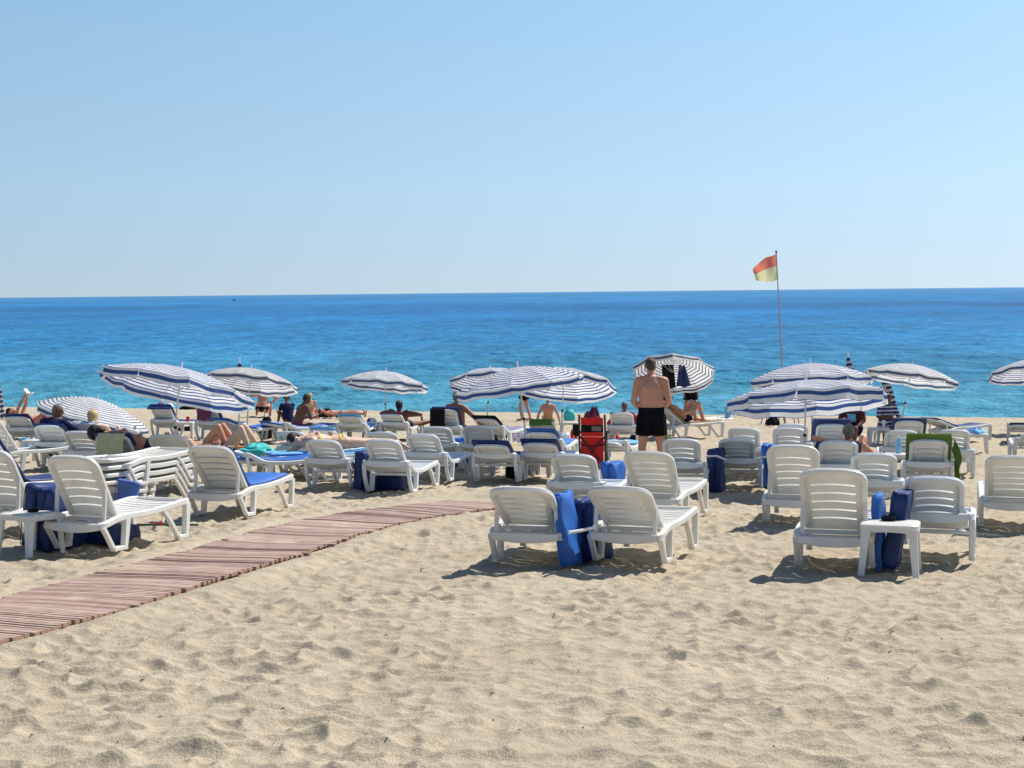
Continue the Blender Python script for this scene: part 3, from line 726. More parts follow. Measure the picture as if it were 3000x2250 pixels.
# ------------------------------------------------------------------ parasols
def canopy_z(t, Rr, drop): return -drop*(t**1.75)
def parasol(bx, by, ax, ay, Rr, fwd_t, lat_t, label, mat='canopy', drop=.30, val=.135, ng=10, name='beach_umbrella', dY=0., spin=9, seed=0):
    g = ground_of(at(bx, by)); apex = atY(ax, ay, g.y+dY); M = Matrix.Translation(g)
    r = thing(name, label, 'umbrella', M, 'blue and white striped beach umbrellas')
    a = np.array(apex-g); down = unit(-a)
    MB().tube([down*.25, a*.5], .017).tube([a*.48, a], .013).build('pole', MT['metal'], r)
    MB().tube([a*.49, a*.515], .026).build('pole_joint', MT['darkmetal'], r)
    rg = np.random.default_rng(seed+40)
    # canopy shell
    T = np.linspace(.0,1,15); nu = 9; V=[];UV=[];Fs=[]; rim=[]
    for k in range(ng):
        a0 = 2*math.pi*k/ng; a1 = 2*math.pi*(k+1)/ng; base=len(V); rr=[]
        for i, t in enumerate(T):
            for j in range(nu):
                u = j/(nu-1); e0 = V3(math.cos(a0),math.sin(a0),0); e1 = V3(math.cos(a1),math.sin(a1),0)
                p = (e0*(1-u)+e1*u)*Rr*t; sag = 4*u*(1-u)
                p = p*(1-.012*sag*t); p[2] = canopy_z(t,Rr,drop) - .018*sag*t*t + .010*math.sin(9*u+k*2.3+seed)*t*math.sin(7*t+k) 
                V.append(p); UV.append((Rr*t*math.cos(math.pi/ng)*1.05+.02, u))
                if i==len(T)-1: rr.append(p)
        for i in range(len(T)-1):
            for j in range(nu-1): A=base+i*nu+j; Fs.append((A,A+nu,A+nu+1,A+1))
        rim.append(rr)
    mb = MB(); mb.add(V,Fs); me = mb.mesh('canopy', MT[mat], sharp=60, uv=np.array(UV))
    ca = bpy.data.objects.new('canopy', me); COL.objects.link(ca); ca.parent = r; ca.location = a - unit(a)*.03
    q = Matrix.Rotation(R(-fwd_t),3,'X') @ Matrix.Rotation(R(lat_t),3,'Y') @ Matrix.Rotation(R(spin),3,'Z')
    ca.rotation_euler = q.to_euler()
    # hanging valance, one flap per panel
    V=[];UV=[];Fs=[]; Q = np.array(q)
    gdir = np.linalg.inv(Q) @ V3(0,0,-1)
    for k, rr in enumerate(rim):
        base=len(V); n=len(rr); out = unit(V3(rr[n//2][0],rr[n//2][1],0)); sway = rg.normal(0,.30); ph = rg.uniform(0,6)
        for i, s_ in enumerate(np.linspace(0,1,5)):
            for j, p in enumerate(rr):
                u=j/(n-1); d = unit(gdir*.75+V3(0,0,-.35)+out*(sway+.10*math.sin(u*7+ph)*s_))
                V.append(p + d*val*s_*(1+.06*math.sin(u*5+ph))); UV.append((.097+val*s_, u))
        for i in range(4):
            for j in range(n-1): A=base+i*n+j; Fs.append((A,A+n,A+n+1,A+1))
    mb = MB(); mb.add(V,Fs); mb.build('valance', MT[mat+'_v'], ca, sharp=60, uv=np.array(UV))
    for k in range(ng):
        an = 2*math.pi*k/ng; e = V3(math.cos(an),math.sin(an),0)
        mb = MB(); mb.tube([e*Rr*t + V3(0,0,canopy_z(t,Rr,drop)-.012) for t in np.linspace(.02,1.015,9)], .0045, 5)
        mb.ell(e*Rr*1.02+V3(0,0,-drop-.012), (.014,.014,.014), 8); mb.build('rib', MT['metal'], ca)
    for k in range(ng):
        an = 2*math.pi*k/ng; e = V3(math.cos(an),math.sin(an),0)
        MB().tube([V3(0,0,-.34)+e*.02, e*Rr*.45+V3(0,0,canopy_z(.45,Rr,drop)-.015)], .0045, 5).build('stretcher', MT['metal'], ca)
    MB().lathe([(.016,.0),(.022,.02),(.012,.05),(.016,.075),(.006,.10)], 10).build('finial', MT['white'], ca)
    return dict(o=r, apex=apex, g=g)
def furled(bx, by, ax, ay, label, L=1.15, w=.13, seed=0, gap=.1):
    g = ground_of(at(bx, by)); apex = atY(ax, ay, g.y)
    r = thing('closed_umbrella', label, 'umbrella', Matrix.Translation(g), 'furled striped umbrellas')
    a = np.array(apex-g); u = unit(a)
    MB().tube([-u*.2, a], .018).build('pole', MT['metal'], r)
    T = np.linspace(0,1,24); ns=60; V=[]; UV=[]; Fs=[]
    s1 = unit(np.cross(u,(0,1,0))); s2 = np.cross(u,s1)
    for t in T:
        rad = .03+w*(t**.7)*(1-.10*t); c = a-u*(gap*.5+L*t)
        for j in range(ns):
            an = 2*math.pi*j/ns; rr = rad*(1+.22*math.sin(an*10+3*t+seed)) 
            V.append(c+s1*rr*math.cos(an)+s2*rr*math.sin(an) - u*.02*math.sin(an*10+seed)*t); UV.append((j/ns, L*t))
    for i in range(len(T)-1):
        for j in range(ns): q=(j+1)%ns; Fs.append((i*ns+j,i*ns+q,(i+1)*ns+q,(i+1)*ns+j))
    mb=MB(); mb.add(V,Fs); mb.build('canopy', MT['closed'], r, sharp=70, uv=np.array(UV))
    MB().lathe([(.018,.0),(.026,.02),(.014,.05),(.02,.08),(.006,.11)], 10, a).build('finial', MT['white'], r)
    return r
# ------------------------------------------------------------------ people: one continuous skin each, grown by voxel remeshing
DG = None
def remeshed(mb, name, mat, vox, smooth=5, parent=None, M=None):
    me0 = mb.mesh(name, mat, smooth=False); o0 = bpy.data.objects.new('tmp', me0); COL.objects.link(o0)
    m = o0.modifiers.new('r','REMESH'); m.mode='VOXEL'; m.voxel_size = vox; m.use_smooth_shade = True
    s = o0.modifiers.new('s','SMOOTH'); s.factor=.5; s.iterations = smooth
    dg = bpy.context.evaluated_depsgraph_get(); me = bpy.data.meshes.new_from_object(o0.evaluated_get(dg)); me.name = name
    bpy.data.objects.remove(o0); 
    if not me.materials: me.materials.append(mat)
    me.polygons.foreach_set('use_smooth',[True]*len(me.polygons))
    o = bpy.data.objects.new(name, me); COL.objects.link(o)
    if parent is not None: o.parent = parent
    if M is not None: place(o, M)
    return o
def pose(pel=(0,0,.95), spine=(0,0,1), face=(0,1,0), head=None, fwd=None, right=(1,0,0), ua=None, fa=None, th=None, sh=None, ft=None, lean_head=(0,0,1)):
    P = np.asarray(pel,float); d = unit(spine); rr = unit(np.asarray(right,float)-d*np.dot(right,d)); f = unit(np.cross(d, rr))  # front of the chest
    f = -f if np.dot(f, (0,1,0) if fwd is None else fwd) < 0 else f
    J = dict(P=P,d=d,r=rr,f=f)
    def two(v, dflt):
        v = dflt if v is None else v
        if np.ndim(v[0]) == 0: return [V3(-v[0],v[1],v[2]), V3(*v)]
        return [V3(*v[0]), V3(*v[1])]
    J['neck'] = P + d*.53; hdir = unit(lean_head) if head is None else unit(head)
    J['hdir'] = hdir; J['head'] = J['neck'] + hdir*.155 + np.asarray(face)*.015; J['face'] = unit(np.asarray(face,float)-hdir*np.dot(face,hdir))
    J['S'] = [P+d*.475-rr*.185, P+d*.475+rr*.185]; J['H'] = [P-rr*.09, P+rr*.09]
    ua=two(ua,(.15,0,-1)); fa=two(fa,(.05,.2,-1)); th=two(th,(.05,0,-1)); sh=two(sh,(.02,-.03,-1)); ft=two(ft,(.15,1,-.15))
    J['E'] = [J['S'][i]+unit(ua[i])*.29 for i in (0,1)]; J['W'] = [J['E'][i]+unit(fa[i])*.25 for i in (0,1)]
    J['K'] = [J['H'][i]+unit(th[i])*.44 for i in (0,1)]; J['A'] = [J['K'][i]+unit(sh[i])*.42 for i in (0,1)]
    J['F'] = [J['A'][i]+unit(ft[i])*.17 for i in (0,1)]; J['fa']=[unit(x) for x in fa]; J['fdir']=[unit(x) for x in ft]
    return J
def spine_loft(mb, J, k=1., a=0., secs=None, grow=0.):
    secs = secs or [(-.07,.10,.085),(-.03,.155,.115),(.05,.168,.118),(.16,.15*k,.105*k),(.26,.152*k,.108*k),(.37,.178,.118),(.45,.172,.10),(.50,.12,.075),(.55,.065,.058)]
    rr=[]
    for s_, w_, d_ in secs:
        c = J['P']+J['d']*s_
        rr.append(np.array([c+J['r']*math.cos(q)*(w_+grow)+J['f']*math.sin(q)*(d_+grow) for q in np.linspace(0,2*math.pi,20,endpoint=False)]))
    mb.rings(rr)
def basis(J):
    z = J['hdir']; y = J['face']; x = np.cross(y,z); return np.stack([x,y,z],1)
def body(J, k=1., arm=1., leg=1., bust=0):
    mb = MB(); spine_loft(mb, J, k)
    for i in (0,1):
        sg = -1 if i==0 else 1
        mb.cap(J['P']+J['d']*.46+J['r']*sg*.06, J['S'][i]+J['d']*-.005, .065*arm, .058*arm)
        mb.cap(J['neck']-J['d']*.01+J['r']*sg*.03, J['S'][i]+J['d']*.012-J['r']*sg*.02, .045*arm, .050*arm)
        mb.cap(J['S'][i], J['E'][i], .053*arm, .040*arm); 
        fm = J['E'][i]*.7+J['W'][i]*.3
        mb.cap(J['E'][i], fm, .040*arm, .042*arm); mb.cap(fm, J['W'][i], .042*arm, .027*arm)
        mb.cap(J['P']+J['r']*sg*.07, J['H'][i]+ (J['K'][i]-J['H'][i])*.12, .10*leg,.093*leg)
        mb.cap(J['H'][i], J['K'][i], .090*leg, .058*leg)
        cm = J['K'][i]*.68+J['A'][i]*.32
        mb.cap(J['K'][i], cm, .056*leg, .058*leg); mb.cap(cm, J['A'][i], .057*leg, .036*leg)
        hb = J['A'][i]-J['fdir'][i]*.045
        mb.cap(hb+V3(0,0,-.02), J['F'][i]+V3(0,0,-.025), .036, .028); mb.cap(J['A'][i], J['F'][i], .036,.024)
        tx = unit(np.cross(J['fdir'][i], (0,0,1))+1e-6)
        for q, ln in zip((-2,-1,0,1,2),(.035,.03,.03,.028,.025)): mb.cap(J['F'][i]+tx*q*.013, J['F'][i]+tx*q*.015+J['fdir'][i]*ln, .010,.008, 8)
        # hand: palm, four fingers, thumb
        h = J['fa'][i]; side = unit(np.cross(h, J['f'])+1e-6); nn = np.cross(side,h); Wp = J['W'][i]
        for q in (-1,0,1): mb.cap(Wp+h*.01+side*q*.008, Wp+h*.08+side*q*.022, .019,.015,8)
        for q, ln in zip((-1.5,-.5,.5,1.5),(.05,.07,.075,.062)):
            b0 = Wp+h*.085+side*q*.019; b1 = b0+unit(h-nn*.35)*ln*.55+side*q*.003; b2 = b1+unit(h-nn*.9)*ln*.45
            mb.cap(b0,b1,.0095,.0088,8); mb.cap(b1,b2,.0088,.0075,8)
        t0 = Wp+h*.03+side*-sg*.025; t1 = t0+unit(h*.7-side*sg*.8)*.04; mb.cap(t0,t1,.012,.010,8); mb.cap(t1,t1+unit(h-side*sg*.2)*.03,.010,.008,8)
    for sx in (-1,1):
        mb.ell(J['P']+J['d']*.375+J['r']*sx*.085-J['f']*.078, (.050,.036,.066), 14)
        mb.ell(J['P']+J['d']*.15+J['r']*sx*.045-J['f']*.080, (.035,.034,.085), 12)
        mb.ell(J['P']-J['d']*.02+J['r']*sx*.075-J['f']*.045, (.075,.070,.080), 14)
    B = basis(J); H = J['head']
    mb.cap(J['neck']-J['d']*.04, J['neck']+J['hdir']*.07+J['face']*.005, .058,.054)
    mb.ell(H+B@V3(0,-.012,.025), (.074,.092,.088), 20, B); mb.ell(H+B@V3(0,.022,-.035), (.058,.066,.072), 18, B)
    mb.cap(H+B@V3(0,.085,.022), H+B@V3(0,.106,-.012), .009,.014, 8)                 # nose
    mb.cap(H+B@V3(-.035,.078,.035), H+B@V3(.035,.078,.035), .012,.012,8)            # brow
    mb.cap(H+B@V3(-.018,.080,-.045), H+B@V3(.018,.080,-.045), .009,.009,8)          # lips
    mb.ell(H+B@V3(0,.062,-.080), (.024,.022,.020), 10, B)                           # chin
    for sx in (-1,1): mb.ell(H+B@V3(sx*.077,-.008,.0), (.011,.020,.030), 10, B)
    if bust:
        for sx in (-1,1): mb.ell(J['P']+J['d']*.36+J['r']*sx*.075+J['f']*.10, (.065,.065,.065), 12)
    return mb
def hair(J, mat, parent, style='short'):
    B = basis(J); H = J['head']; mb = MB()
    if style=='short': mb.ell(H+B@V3(0,-.022,.040), (.080,.094,.086), 20, B); mb.ell(H+B@V3(0,-.055,-.005), (.066,.055,.070), 16, B)
    if style=='mop': mb.ell(H+B@V3(0,-.018,.050), (.092,.108,.092), 20, B); mb.ell(H+B@V3(0,-.06,-.01), (.078,.06,.085), 16, B)
    if style=='long':
        mb.ell(H+B@V3(0,-.022,.042), (.086,.100,.088), 20, B)
        a = H+B@V3(0,-.06,.02); b = J['P']+J['d']*.32-J['f']*.125
        for q in (-1,0,1): mb.cap(a+J['r']*q*.035, b+J['r']*q*.045, .05,.035)
    return remeshed(mb, 'hair', MT[mat], .012, 2, parent)
def cap_hat(J, mat, parent):
    B = basis(J); H = J['head']; mb = MB()
    mb.ell(H+B@V3(0,-.012,.058), (.088,.104,.080), 20, B)
    g = np.array([[H+B@V3(math.sin(q)*.075*(1), .07+.095*s_*math.cos(q)+.0, .055-.03*s_*s_) for q in np.linspace(-1.2,1.2,9)] for s_ in np.linspace(0,1,5)])
    mb.sheet(g, .008); return mb.build('cap', MT[mat], parent)
def shorts(J, mat, parent, ln=.55, k=1., flare=.03, top=.12, name='shorts'):
    mb = MB(); spine_loft(mb, J, k, secs=[(-.08,.10,.09),(-.03,.160,.12),(.05,.172,.122),(top,.158*k,.112*k)], grow=.014)
    for i in (0,1):
        sg=-1 if i==0 else 1; e = J['H'][i]+(J['K'][i]-J['H'][i])*ln; ax = unit(J['K'][i]-J['H'][i])
        s1 = unit(np.cross(ax,J['f'])); s2=np.cross(s1,ax); rr=[]
        for t in (0,.3,.6,1.0):
            c = J['H'][i]*(1-t)+e*t; r_ = .112+flare*t
            rr.append(np.array([c+(s1*math.cos(q)+s2*math.sin(q))*(r_+.006*math.sin(q*5+i)) for q in np.linspace(0,2*math.pi,20,endpoint=False)]))
        mb.rings(rr)
    return remeshed(mb, name, MT[mat], .014, 3, parent)
def trunks(J, mat, parent, name='swim_trunks'): return shorts(J, mat, parent, .18, 1., .0, .06, name)
def shirt(J, mat, parent, sleeve=1., k=1., name='shirt', fore=True):
    mb = MB(); spine_loft(mb, J, k, secs=[(-.06,.15,.12),(.05,.170,.122),(.16,.158*k,.115*k),(.26,.158*k,.115*k),(.37,.185,.124),(.45,.18,.108),(.50,.13,.085),(.535,.075,.066)], grow=.012)
    for i in (0,1):
        sg=-1 if i==0 else 1
        mb.cap(J['P']+J['d']*.45+J['r']*sg*.06, J['S'][i], .078,.072)
        mb.cap(J['S'][i], J['S'][i]+(J['E'][i]-J['S'][i])*min(1,sleeve*1.0), .068,.056)
        if sleeve > 1: mb.cap(J['E'][i], J['E'][i]+(J['W'][i]-J['E'][i])*(sleeve-1), .055,.045)
    return remeshed(mb, name, MT[mat], .014, 3, parent)
def bikini(J, mat, parent, top=True, bottom=True):
    if bottom:
        mb = MB(); spine_loft(mb, J, 1., secs=[(-.075,.09,.085),(-.03,.158,.120),(.03,.170,.122),(.055,.168,.121)], grow=.006); remeshed(mb,'bikini_bottom',MT[mat],.012,2,parent)
    if top:
        mb = MB(); spine_loft(mb, J, 1., secs=[(.325,.166,.116),(.355,.172,.121),(.38,.176,.122)], grow=.006)
        remeshed(mb,'bikini_top',MT[mat],.012,1,parent)
PG = 'people on the beach'
def person(M, J, label, skin='skintan', scale=1., k=1., arm=1., leg=1., vox=.012, bust=0, cat='person'):
    M = M @ Matrix.Scale(scale,4)
    o = remeshed(body(J,k,arm,leg,bust), 'person', MT[skin], vox, 5, None, M)
    tag(o, label, cat, PG); return o
def ground_M(px, py, heading, h=0.): g = at(px,py,h); return frame(g, heading, slope=False)
# ------------------------------------------------------------------ loungers, left part
A = {}
def LNG(key, *a, **k): A[key] = lounger(*a, **k)
LNG('L1','A',-34,1505,21,57,'cream lounger cut off by the left edge, behind the left foreground side table')
LNG('L0','A',-38,1436,46,56,'lounger at the left edge carrying a navy mattress, turned towards the right')
LNG('L00','A',-22,1336,46,56,'further lounger at the left edge, beside the upright bright blue cushion')
LNG('L2','A',210,1541,21,58,'large empty cream lounger at front left with a wide rake lying under its foot end')
LNG('L3','A',500,1389,12,43,'cream lounger rising behind the stack of flat loungers, without cushion')
LNG('L4','A',624,1453,17,47,'cream lounger with a blue pad on its seat, left of the boardwalk')
for k, nm in enumerate(('bottom','second from bottom','third from bottom','topmost')):
    LNG('ST%d'%k,'A',298,1430,24,0,'%s lounger in the stack of four folded flat white loungers'%nm, lift=.095*k, group='stacked flat loungers', M=None if k==0 else A['ST0']['M'] @ Matrix.Translation((.01*k,.012*k,.095*k)))
LNG('L5','B',954,1349,14,38,'grey white lounger left of the hanging dark blue mattresses by the boardwalk bend')
LNG('L6','B',1127,1357,14,42,'grey white lounger right of the hanging dark blue mattresses by the boardwalk bend')
LNG('B40','B',955,1300,16,33,'lounger with a light blue pad just visible over the grey lounger in front')
LNG('B41','B',1125,1303,10,30,'lounger half hidden behind the grey lounger right of the dark blue mattresses')
LNG('B42','B',862,1312,16,35,'tilted cream lounger beside the blue cushion, behind the sunbathing woman')
LNG('B30','B',1243,1331,14,40,'empty grey lounger between the boardwalk bend and the low lounger with navy pad')
LNG('B31','B',1446,1333,12,25,'low grey lounger under a navy mattress, left of the table with the black tray')
LNG('B32','B',1587,1330,12,26,'low lounger with royal blue mattress behind the table with the black tray')
LNG('B33','B',1592,1291,14,24,'lounger in the middle with a bright blue mattress trailing to the right')
LNG('B34','B',1590,1268,10,34,'middle lounger with a green towel and the seated bather beyond it')
LNG('B35','B',1401,1304,8,42,'empty lounger right of the small blue cushion, behind the low navy one')
LNG('B36','B',1284,1302,14,39,'cream lounger left of the small blue cushion, in front of the grey haired man')
LNG('B37','B',1306,1252,10,50,'lounger with navy towel on which the grey haired man sits')
LNG('B38','B',1433,1250,24,26,'low lounger covered by a black towel with a patterned towel at its foot')
LNG('B43','B',1028,1243,6,27,'lounger with light blue pad left of the small white table near the water')
LNG('B44','B',1152,1240,10,30,'lounger under the brown sunbather with arms behind the head')
LNG('B45','B',672,1243,38,18,'low lounger with navy mattress bending up to the right, near the water')
LNG('B46','B',812,1240,52,10,'flat lounger under the tanned man sitting with his back turned')
LNG('B47','B',476,1232,12,43,'lounger under the big leaning umbrella with a navy towel over its back')
LNG('B48','B',606,1238,16,48,'lounger with a red patterned towel hanging over its navy pad')
LNG('B49','B',240,1326,8,42,'grey lounger in front of the blond head, left of the lounger with the yellow towel')
LNG('B50','B',258,1290,8,40,'lounger on which the blond bather lies, behind another grey lounger')
LNG('B51','B',150,1300,8,40,'lounger carrying the man in the navy hoodie')
LNG('B52','B',337,1340,10,42,'lounger with a pale yellow towel over its back under the black haired bather')
LNG('B53','B',384,1318,24,42,'white lounger leaning right, just behind the black haired bather')
LNG('B54','B',58,1256,4,34,'low lounger with navy pad under the bather reading a white book')
LNG('B55','A',845,1353,66,0,'flat lounger on which the woman in the yellow bikini lies')
LNG('B56','B',700,1330,66,4,'low lounger with a royal blue mattress under the two bathers with bent knees')
# right part
LNG('A1','A',1538,1571,14,32,'left one of the two foreground loungers leaning against the blue mattresses')
LNG('A2','A',1828,1573,20,33,'foreground lounger directly right of the two upright blue mattresses')
LNG('A3','A',1905,1467,20,44,'empty cream lounger in front of the standing man in black trunks')
LNG('B4','B',1684,1419,15,44,'grey lounger left of the folded mattress with the black and white towel')
LNG('A5','A',2440,1583,17,53,'steep cream lounger at front right, left of the foreground side table')
LNG('A7','A',2322,1472,17,55,'steep cream lounger behind and left of the steep front right one')
LNG('A10','A',2966,1480,17,43,'cream lounger cut off by the right edge of the picture')
LNG('B6','B',2738,1512,18,46,'lounger at front right with a high rear rail, behind the side table with the ashtray')
LNG('B8','B',2560,1414,15,44,'grey lounger to the left of the blue water bottle')
LNG('B9','B',2720,1359,14,43,'grey lounger with a big green towel over its right side')
LNG('B11','B',2640,1316,12,40,'grey lounger just left of and behind the green towel')
LNG('B12','B',2662,1283,10,42,'lounger with navy pad standing out at its right side, above the green towel')
LNG('B13','B',2792,1322,14,44,'cream lounger right of the green towel, with legs in full view')
LNG('B14','A',2748,1262,60,16,'low lounger near the water, right of the one with the navy pad')
LNG('B15','B',2995,1244,20,10,'flat lounger with dark pad at the right edge near the water')
LNG('B57','B',3030,1288,14,20,'second flat lounger at the right edge, nearer than the one with dark pad')
LNG('B16','B',2159,1348,12,40,'grey lounger right of the tall navy mattress with the white rod')
LNG('B17','B',2180,1316,12,44,'grey lounger half hidden directly behind the one beside the tall navy mattress')
LNG('B18','B',2312,1324,12,48,'grey lounger under the front right umbrella, right of the folded blue cushion')
LNG('B19','B',2322,1303,12,46,'lounger behind another under the front right umbrella pole')
LNG('B20','B',2434,1300,8,44,'lounger with a navy mattress on its left, under the front right umbrella')
LNG('B21','B',2455,1366,10,44,'lounger on which the bather rests with a forearm over the top of the back')
LNG('B22','B',1996,1361,10,45,'grey lounger right of the standing man, left of the tall navy mattress')
LNG('B58','B',1782,1294,18,9,'flat lounger between the red folding chair and the standing man')
LNG('B59','B',1822,1250,10,40,'lounger under the reader in the red sleeved shirt, beyond the red chair')
LNG('B60','A',1953,1252,68,38,'lounger with a yellow and purple towel, seen from the side, right of the standing man')

# pads on loungers
bed_pad(A['L0'],'navy','navy mattress on the turned lounger at the left edge', .60,.10)
bed_pad(A['L4'],'blue','blue pad on the seat of the cream lounger left of the boardwalk', .58, -.05)
bed_pad(A['B40'],'sky','light blue pad peeping over a grey lounger back', .50,.05)
bed_pad(A['B31'],'navy','dark navy mattress sticking out round a low lounger back', .62,.07)
bed_pad(A['B32'],'navy','royal blue mattress round the lounger behind the table with the black tray', .62,.07)
bed_pad(A['B33'],'blue','bright blue mattress trailing to the right in the middle of the beach', .62,.08)
bed_pad(A['B43'],'sky','light blue pad on the lounger beside the small white table near the water', .56,.05)
bed_pad(A['B44'],'redplaid','red patterned pad under the brown sunbather', .52,.06)
bed_pad(A['B45'],'blue','royal blue mattress bending up on the low lounger near the water', .60,.08)
bed_pad(A['B46'],'blue','blue mattress under the tanned man sitting with his back turned', .60,.04)
bed_pad(A['B47'],'navy','navy pad on the lounger beside the pole of the big leaning umbrella', .60,.06)
bed_pad(A['B48'],'navy','navy pad behind the red patterned towel', .66,.07)
bed_pad(A['B52'],'navy','navy mattress under the black haired bather', .62,.02)
bed_pad(A['B51'],'navy','navy pad under the man in the hoodie', .62,.02)
bed_pad(A['B54'],'navy','dark navy pad under the bather with the white book', .58,.07)
bed_pad(A['B56'],'blue','royal blue mattress under the two bathers with bent knees', .62,.05)
bed_pad(A['B55'],'sky','light blue towel pad under the woman in the yellow bikini', .58,.02)
bed_pad(A['B12'],'navy','royal blue pad round the lounger back above the green towel', .68,.06)
bed_pad(A['B14'],'navy','thin dark pad on the low lounger near the water at right', .58,.02, th=.035)
bed_pad(A['B15'],'navy','dark pad on the flat lounger at the right edge', .60,.04)
bed_pad(A['B20'],'navy','navy mattress on the lounger under the front right umbrella', .70,.12)
bed_pad(A['B9'],'navy','navy pad underneath the big green towel', .60,.03)
bed_pad(A['B21'],'navy','navy pad under the bather at the steep loungers', .64,-.05)
bed_pad(A['B59'],'navy','dark pad under the reader in the red sleeved shirt', .56,-.02)
bed_pad(A['B60'],'yelstripe','yellow and purple beach towel spread over the lounger right of the standing man', .58,.03, cat='towel')
bed_pad(A['B37'],'navy','navy towel on the lounger of the grey haired man', .66,.06)
bed_pad(A['B38'],'black','black towel over the raised back of a low lounger', .62,.10, front=0, v0=.1, cat='towel')
bed_pad(A['B50'],'white','white pad under the blond bather', .5,.02)

# towels hanging over lounger backs
drape(A['B52'],'cream','pale yellow towel hanging over a lounger back at left', -.20,.22,.15,.42,seed=1)
bed_pad(A['B9'],'green','big olive green towel draped over a lounger at right', .64,.12, front=0, v0=.1, cat='towel', th=.04)
l9 = A['B9']
def hang_side(l, mat, label, x, w, drop, y0, y1, ztop, seed=0, cat='towel'):
    rg = np.random.default_rng(seed); rows=[]
    for s_ in np.linspace(0,1,12):
        rows.append([V3(x + w*s_ + .03*math.sin(u*9+s_*4), y0+(y1-y0)*u, ztop - .55*(1-.0)*0 - drop*s_ - .10*u*s_ + .01*math.sin(u*14)) for u in np.linspace(0,1,12)])
    mb = MB(); mb.sheet(np.array(rows), .012)
    return tag(mb.build('towel', MT[mat], None, sharp=80, M=l['M']), label, cat, 'towels and clothes on the loungers')
def side_towel(l, mat, label, seed=5):
    """corner of cloth falling over the right side of the backrest"""
    rows=[]
    for i, s_ in enumerate(np.linspace(0,1,12)):
        row=[]
        for u in np.linspace(0,1,14):
            p = back_pt(l, .33+.10*s_+.02*math.sin(u*11), BACK_L+.03-.62*u, .05-.02*s_)
            p = p + V3(.05*u, .18*u*s_, -.50*s_*(.35+.65*u) + .015*math.sin(u*13+s_*3)); row.append(p)
        rows.append(row)
    mb = MB(); mb.sheet(np.array(rows), .012)
    return mb
o = side_towel(A['B9'],'green','').build('towel_side', MT['green'], bpy.data.objects[[x.name for x in bpy.data.objects if x.get('label','').startswith('big olive green')][0]])
drape(A['B48'],'redplaid','red patterned towel hanging over a navy pad near the big umbrella', -.18,.20,.2,.30,seed=3)
drape(A['B47'],'navy','navy towel over a lounger back beside the big umbrella pole', -.32,.30,.1,.04,seed=4)
drape(A['B37'],'black','dark towel hanging low from the lounger of the grey haired man', -.34,-.0,.12,.42,seed=6)
drape(A['B34'],'green','green towel on the middle lounger', -.25,.22,.3,.07,seed=7)
# patterned towel hanging from the foot of B38
def seat_towel(l, mat, label, y0, y1, hang, seed=0, w=.33):
    rg = random.Random(seed); rows=[]; xs = list(np.linspace(-w,w,9))
    for y in np.linspace(y0,y1,16):
        row=[V3(-w-.03, y, rz(l['t'],y)-hang*(1+.15*math.sin(y*14))), V3(-w-.035-.02*math.sin(y*21), y, rz(l['t'],y)-hang*.5)]
        row += [V3(x, y, rz(l['t'],y)+.03+.008*math.sin(x*20+y*17)) for x in xs]
        row += [V3(w+.035+.02*math.sin(y*23), y, rz(l['t'],y)-hang*.5), V3(w+.03, y, rz(l['t'],y)-hang*(1+.15*math.sin(y*12+1)))]
        rows.append(row)
    mb = MB(); mb.sheet(np.array(rows), .012)
    return tag(mb.build('towel', MT[mat], None, sharp=80, M=l['M']), label, 'towel', 'towels and clothes on the loungers')
seat_towel(A['B38'],'plaid','mauve patterned towel hanging from a lounger seat near the water', .2,1.1,.24)
seat_towel(A['B58'],'sky','light blue towel on the foot end of the flat lounger by the red chair', .75,1.15,.10,1)
seat_towel(A['B60'],'yellow','yellow end of the beach towel lying on the side-on lounger', .3,.75,.05,2,.31)
seat_towel(A['B33'],'sky','pale blue towel end beside the red folding chair', .7,1.15,.03,3,.3)

# folded mattresses standing on edge
slab(1655,1662,18,.50,.68,.11,'blue','bright blue folded mattress standing between the two front loungers', 1, -9, seed=1)
slab(1716,1644,20,.55,.60,.11,'navy','puffy navy cushion standing beside the bright blue mattress between the front loungers', 2, -3, seed=2)
slab(2575,1668,20,.55,.69,.07,'blue','light edged blue mattress standing behind the foreground side table', 1, -4, seed=3)
slab(2602,1668,20,.50,.74,.15,'navy','fat navy cushion standing behind the foreground side table', 1, 9, seed=4)
slab(1778,1492,20,.55,.62,.10,'blue','pair of folded blue mattresses beside a black and white towel', 2, 0, seed=5)
slab(2092,1442,14,.60,.66,.11,'navy','tall navy mattress standing alone with a white rod sticking out', 2, 0, seed=6)
slab(2248,1425,14,.60,.66,.10,'blue','blue folded cushion left of the front right umbrella pole', 2, 0, seed=7)
slab(1042,1438,14,.55,.60,.17,'navy','dark blue mattress bundle hanging between two grey loungers', 1, 5, seed=8)
slab(1072,1440,14,.60,.57,.12,'navy','second dark blue mattress fold between two grey loungers', 1, 8, seed=9)
slab(1138,1436,14,.40,.34,.42,'navy','dark blue bundle lying under the right grey lounger by the boardwalk', 1, 0, seed=10)
slab(912,1367,14,.50,.50,.22,'blue','blue cushion left of the lounger with a light blue pad', 1, 0, seed=11)
slab(1203,1370,14,.45,.46,.16,'blue','small blue cushion behind the grey lounger by the boardwalk', 1, 0, seed=12)
slab(1347,1362,10,.45,.52,.24,'blue','blue cushion standing between two cream loungers in the middle', 2, 0, seed=13)
slab(66,1336,30,.10,.36,.22,'sky','bright blue cushion standing upright near the left edge', 1, 0, seed=14)
slab(433,1365,24,.10,.40,.20,'sunlit','light blue cushion leaning behind the white lounger at left', 1, 0, seed=15)
slab(98,1606,24,.55,.64,.135,'navy','big navy mattress on edge between the two left foreground loungers', 3, 7, seed=16)
slab(362,1500,24,.08,.42,.34,'sunlit','sunlit blue mattress end showing behind the front left lounger', 1, 6, seed=17)
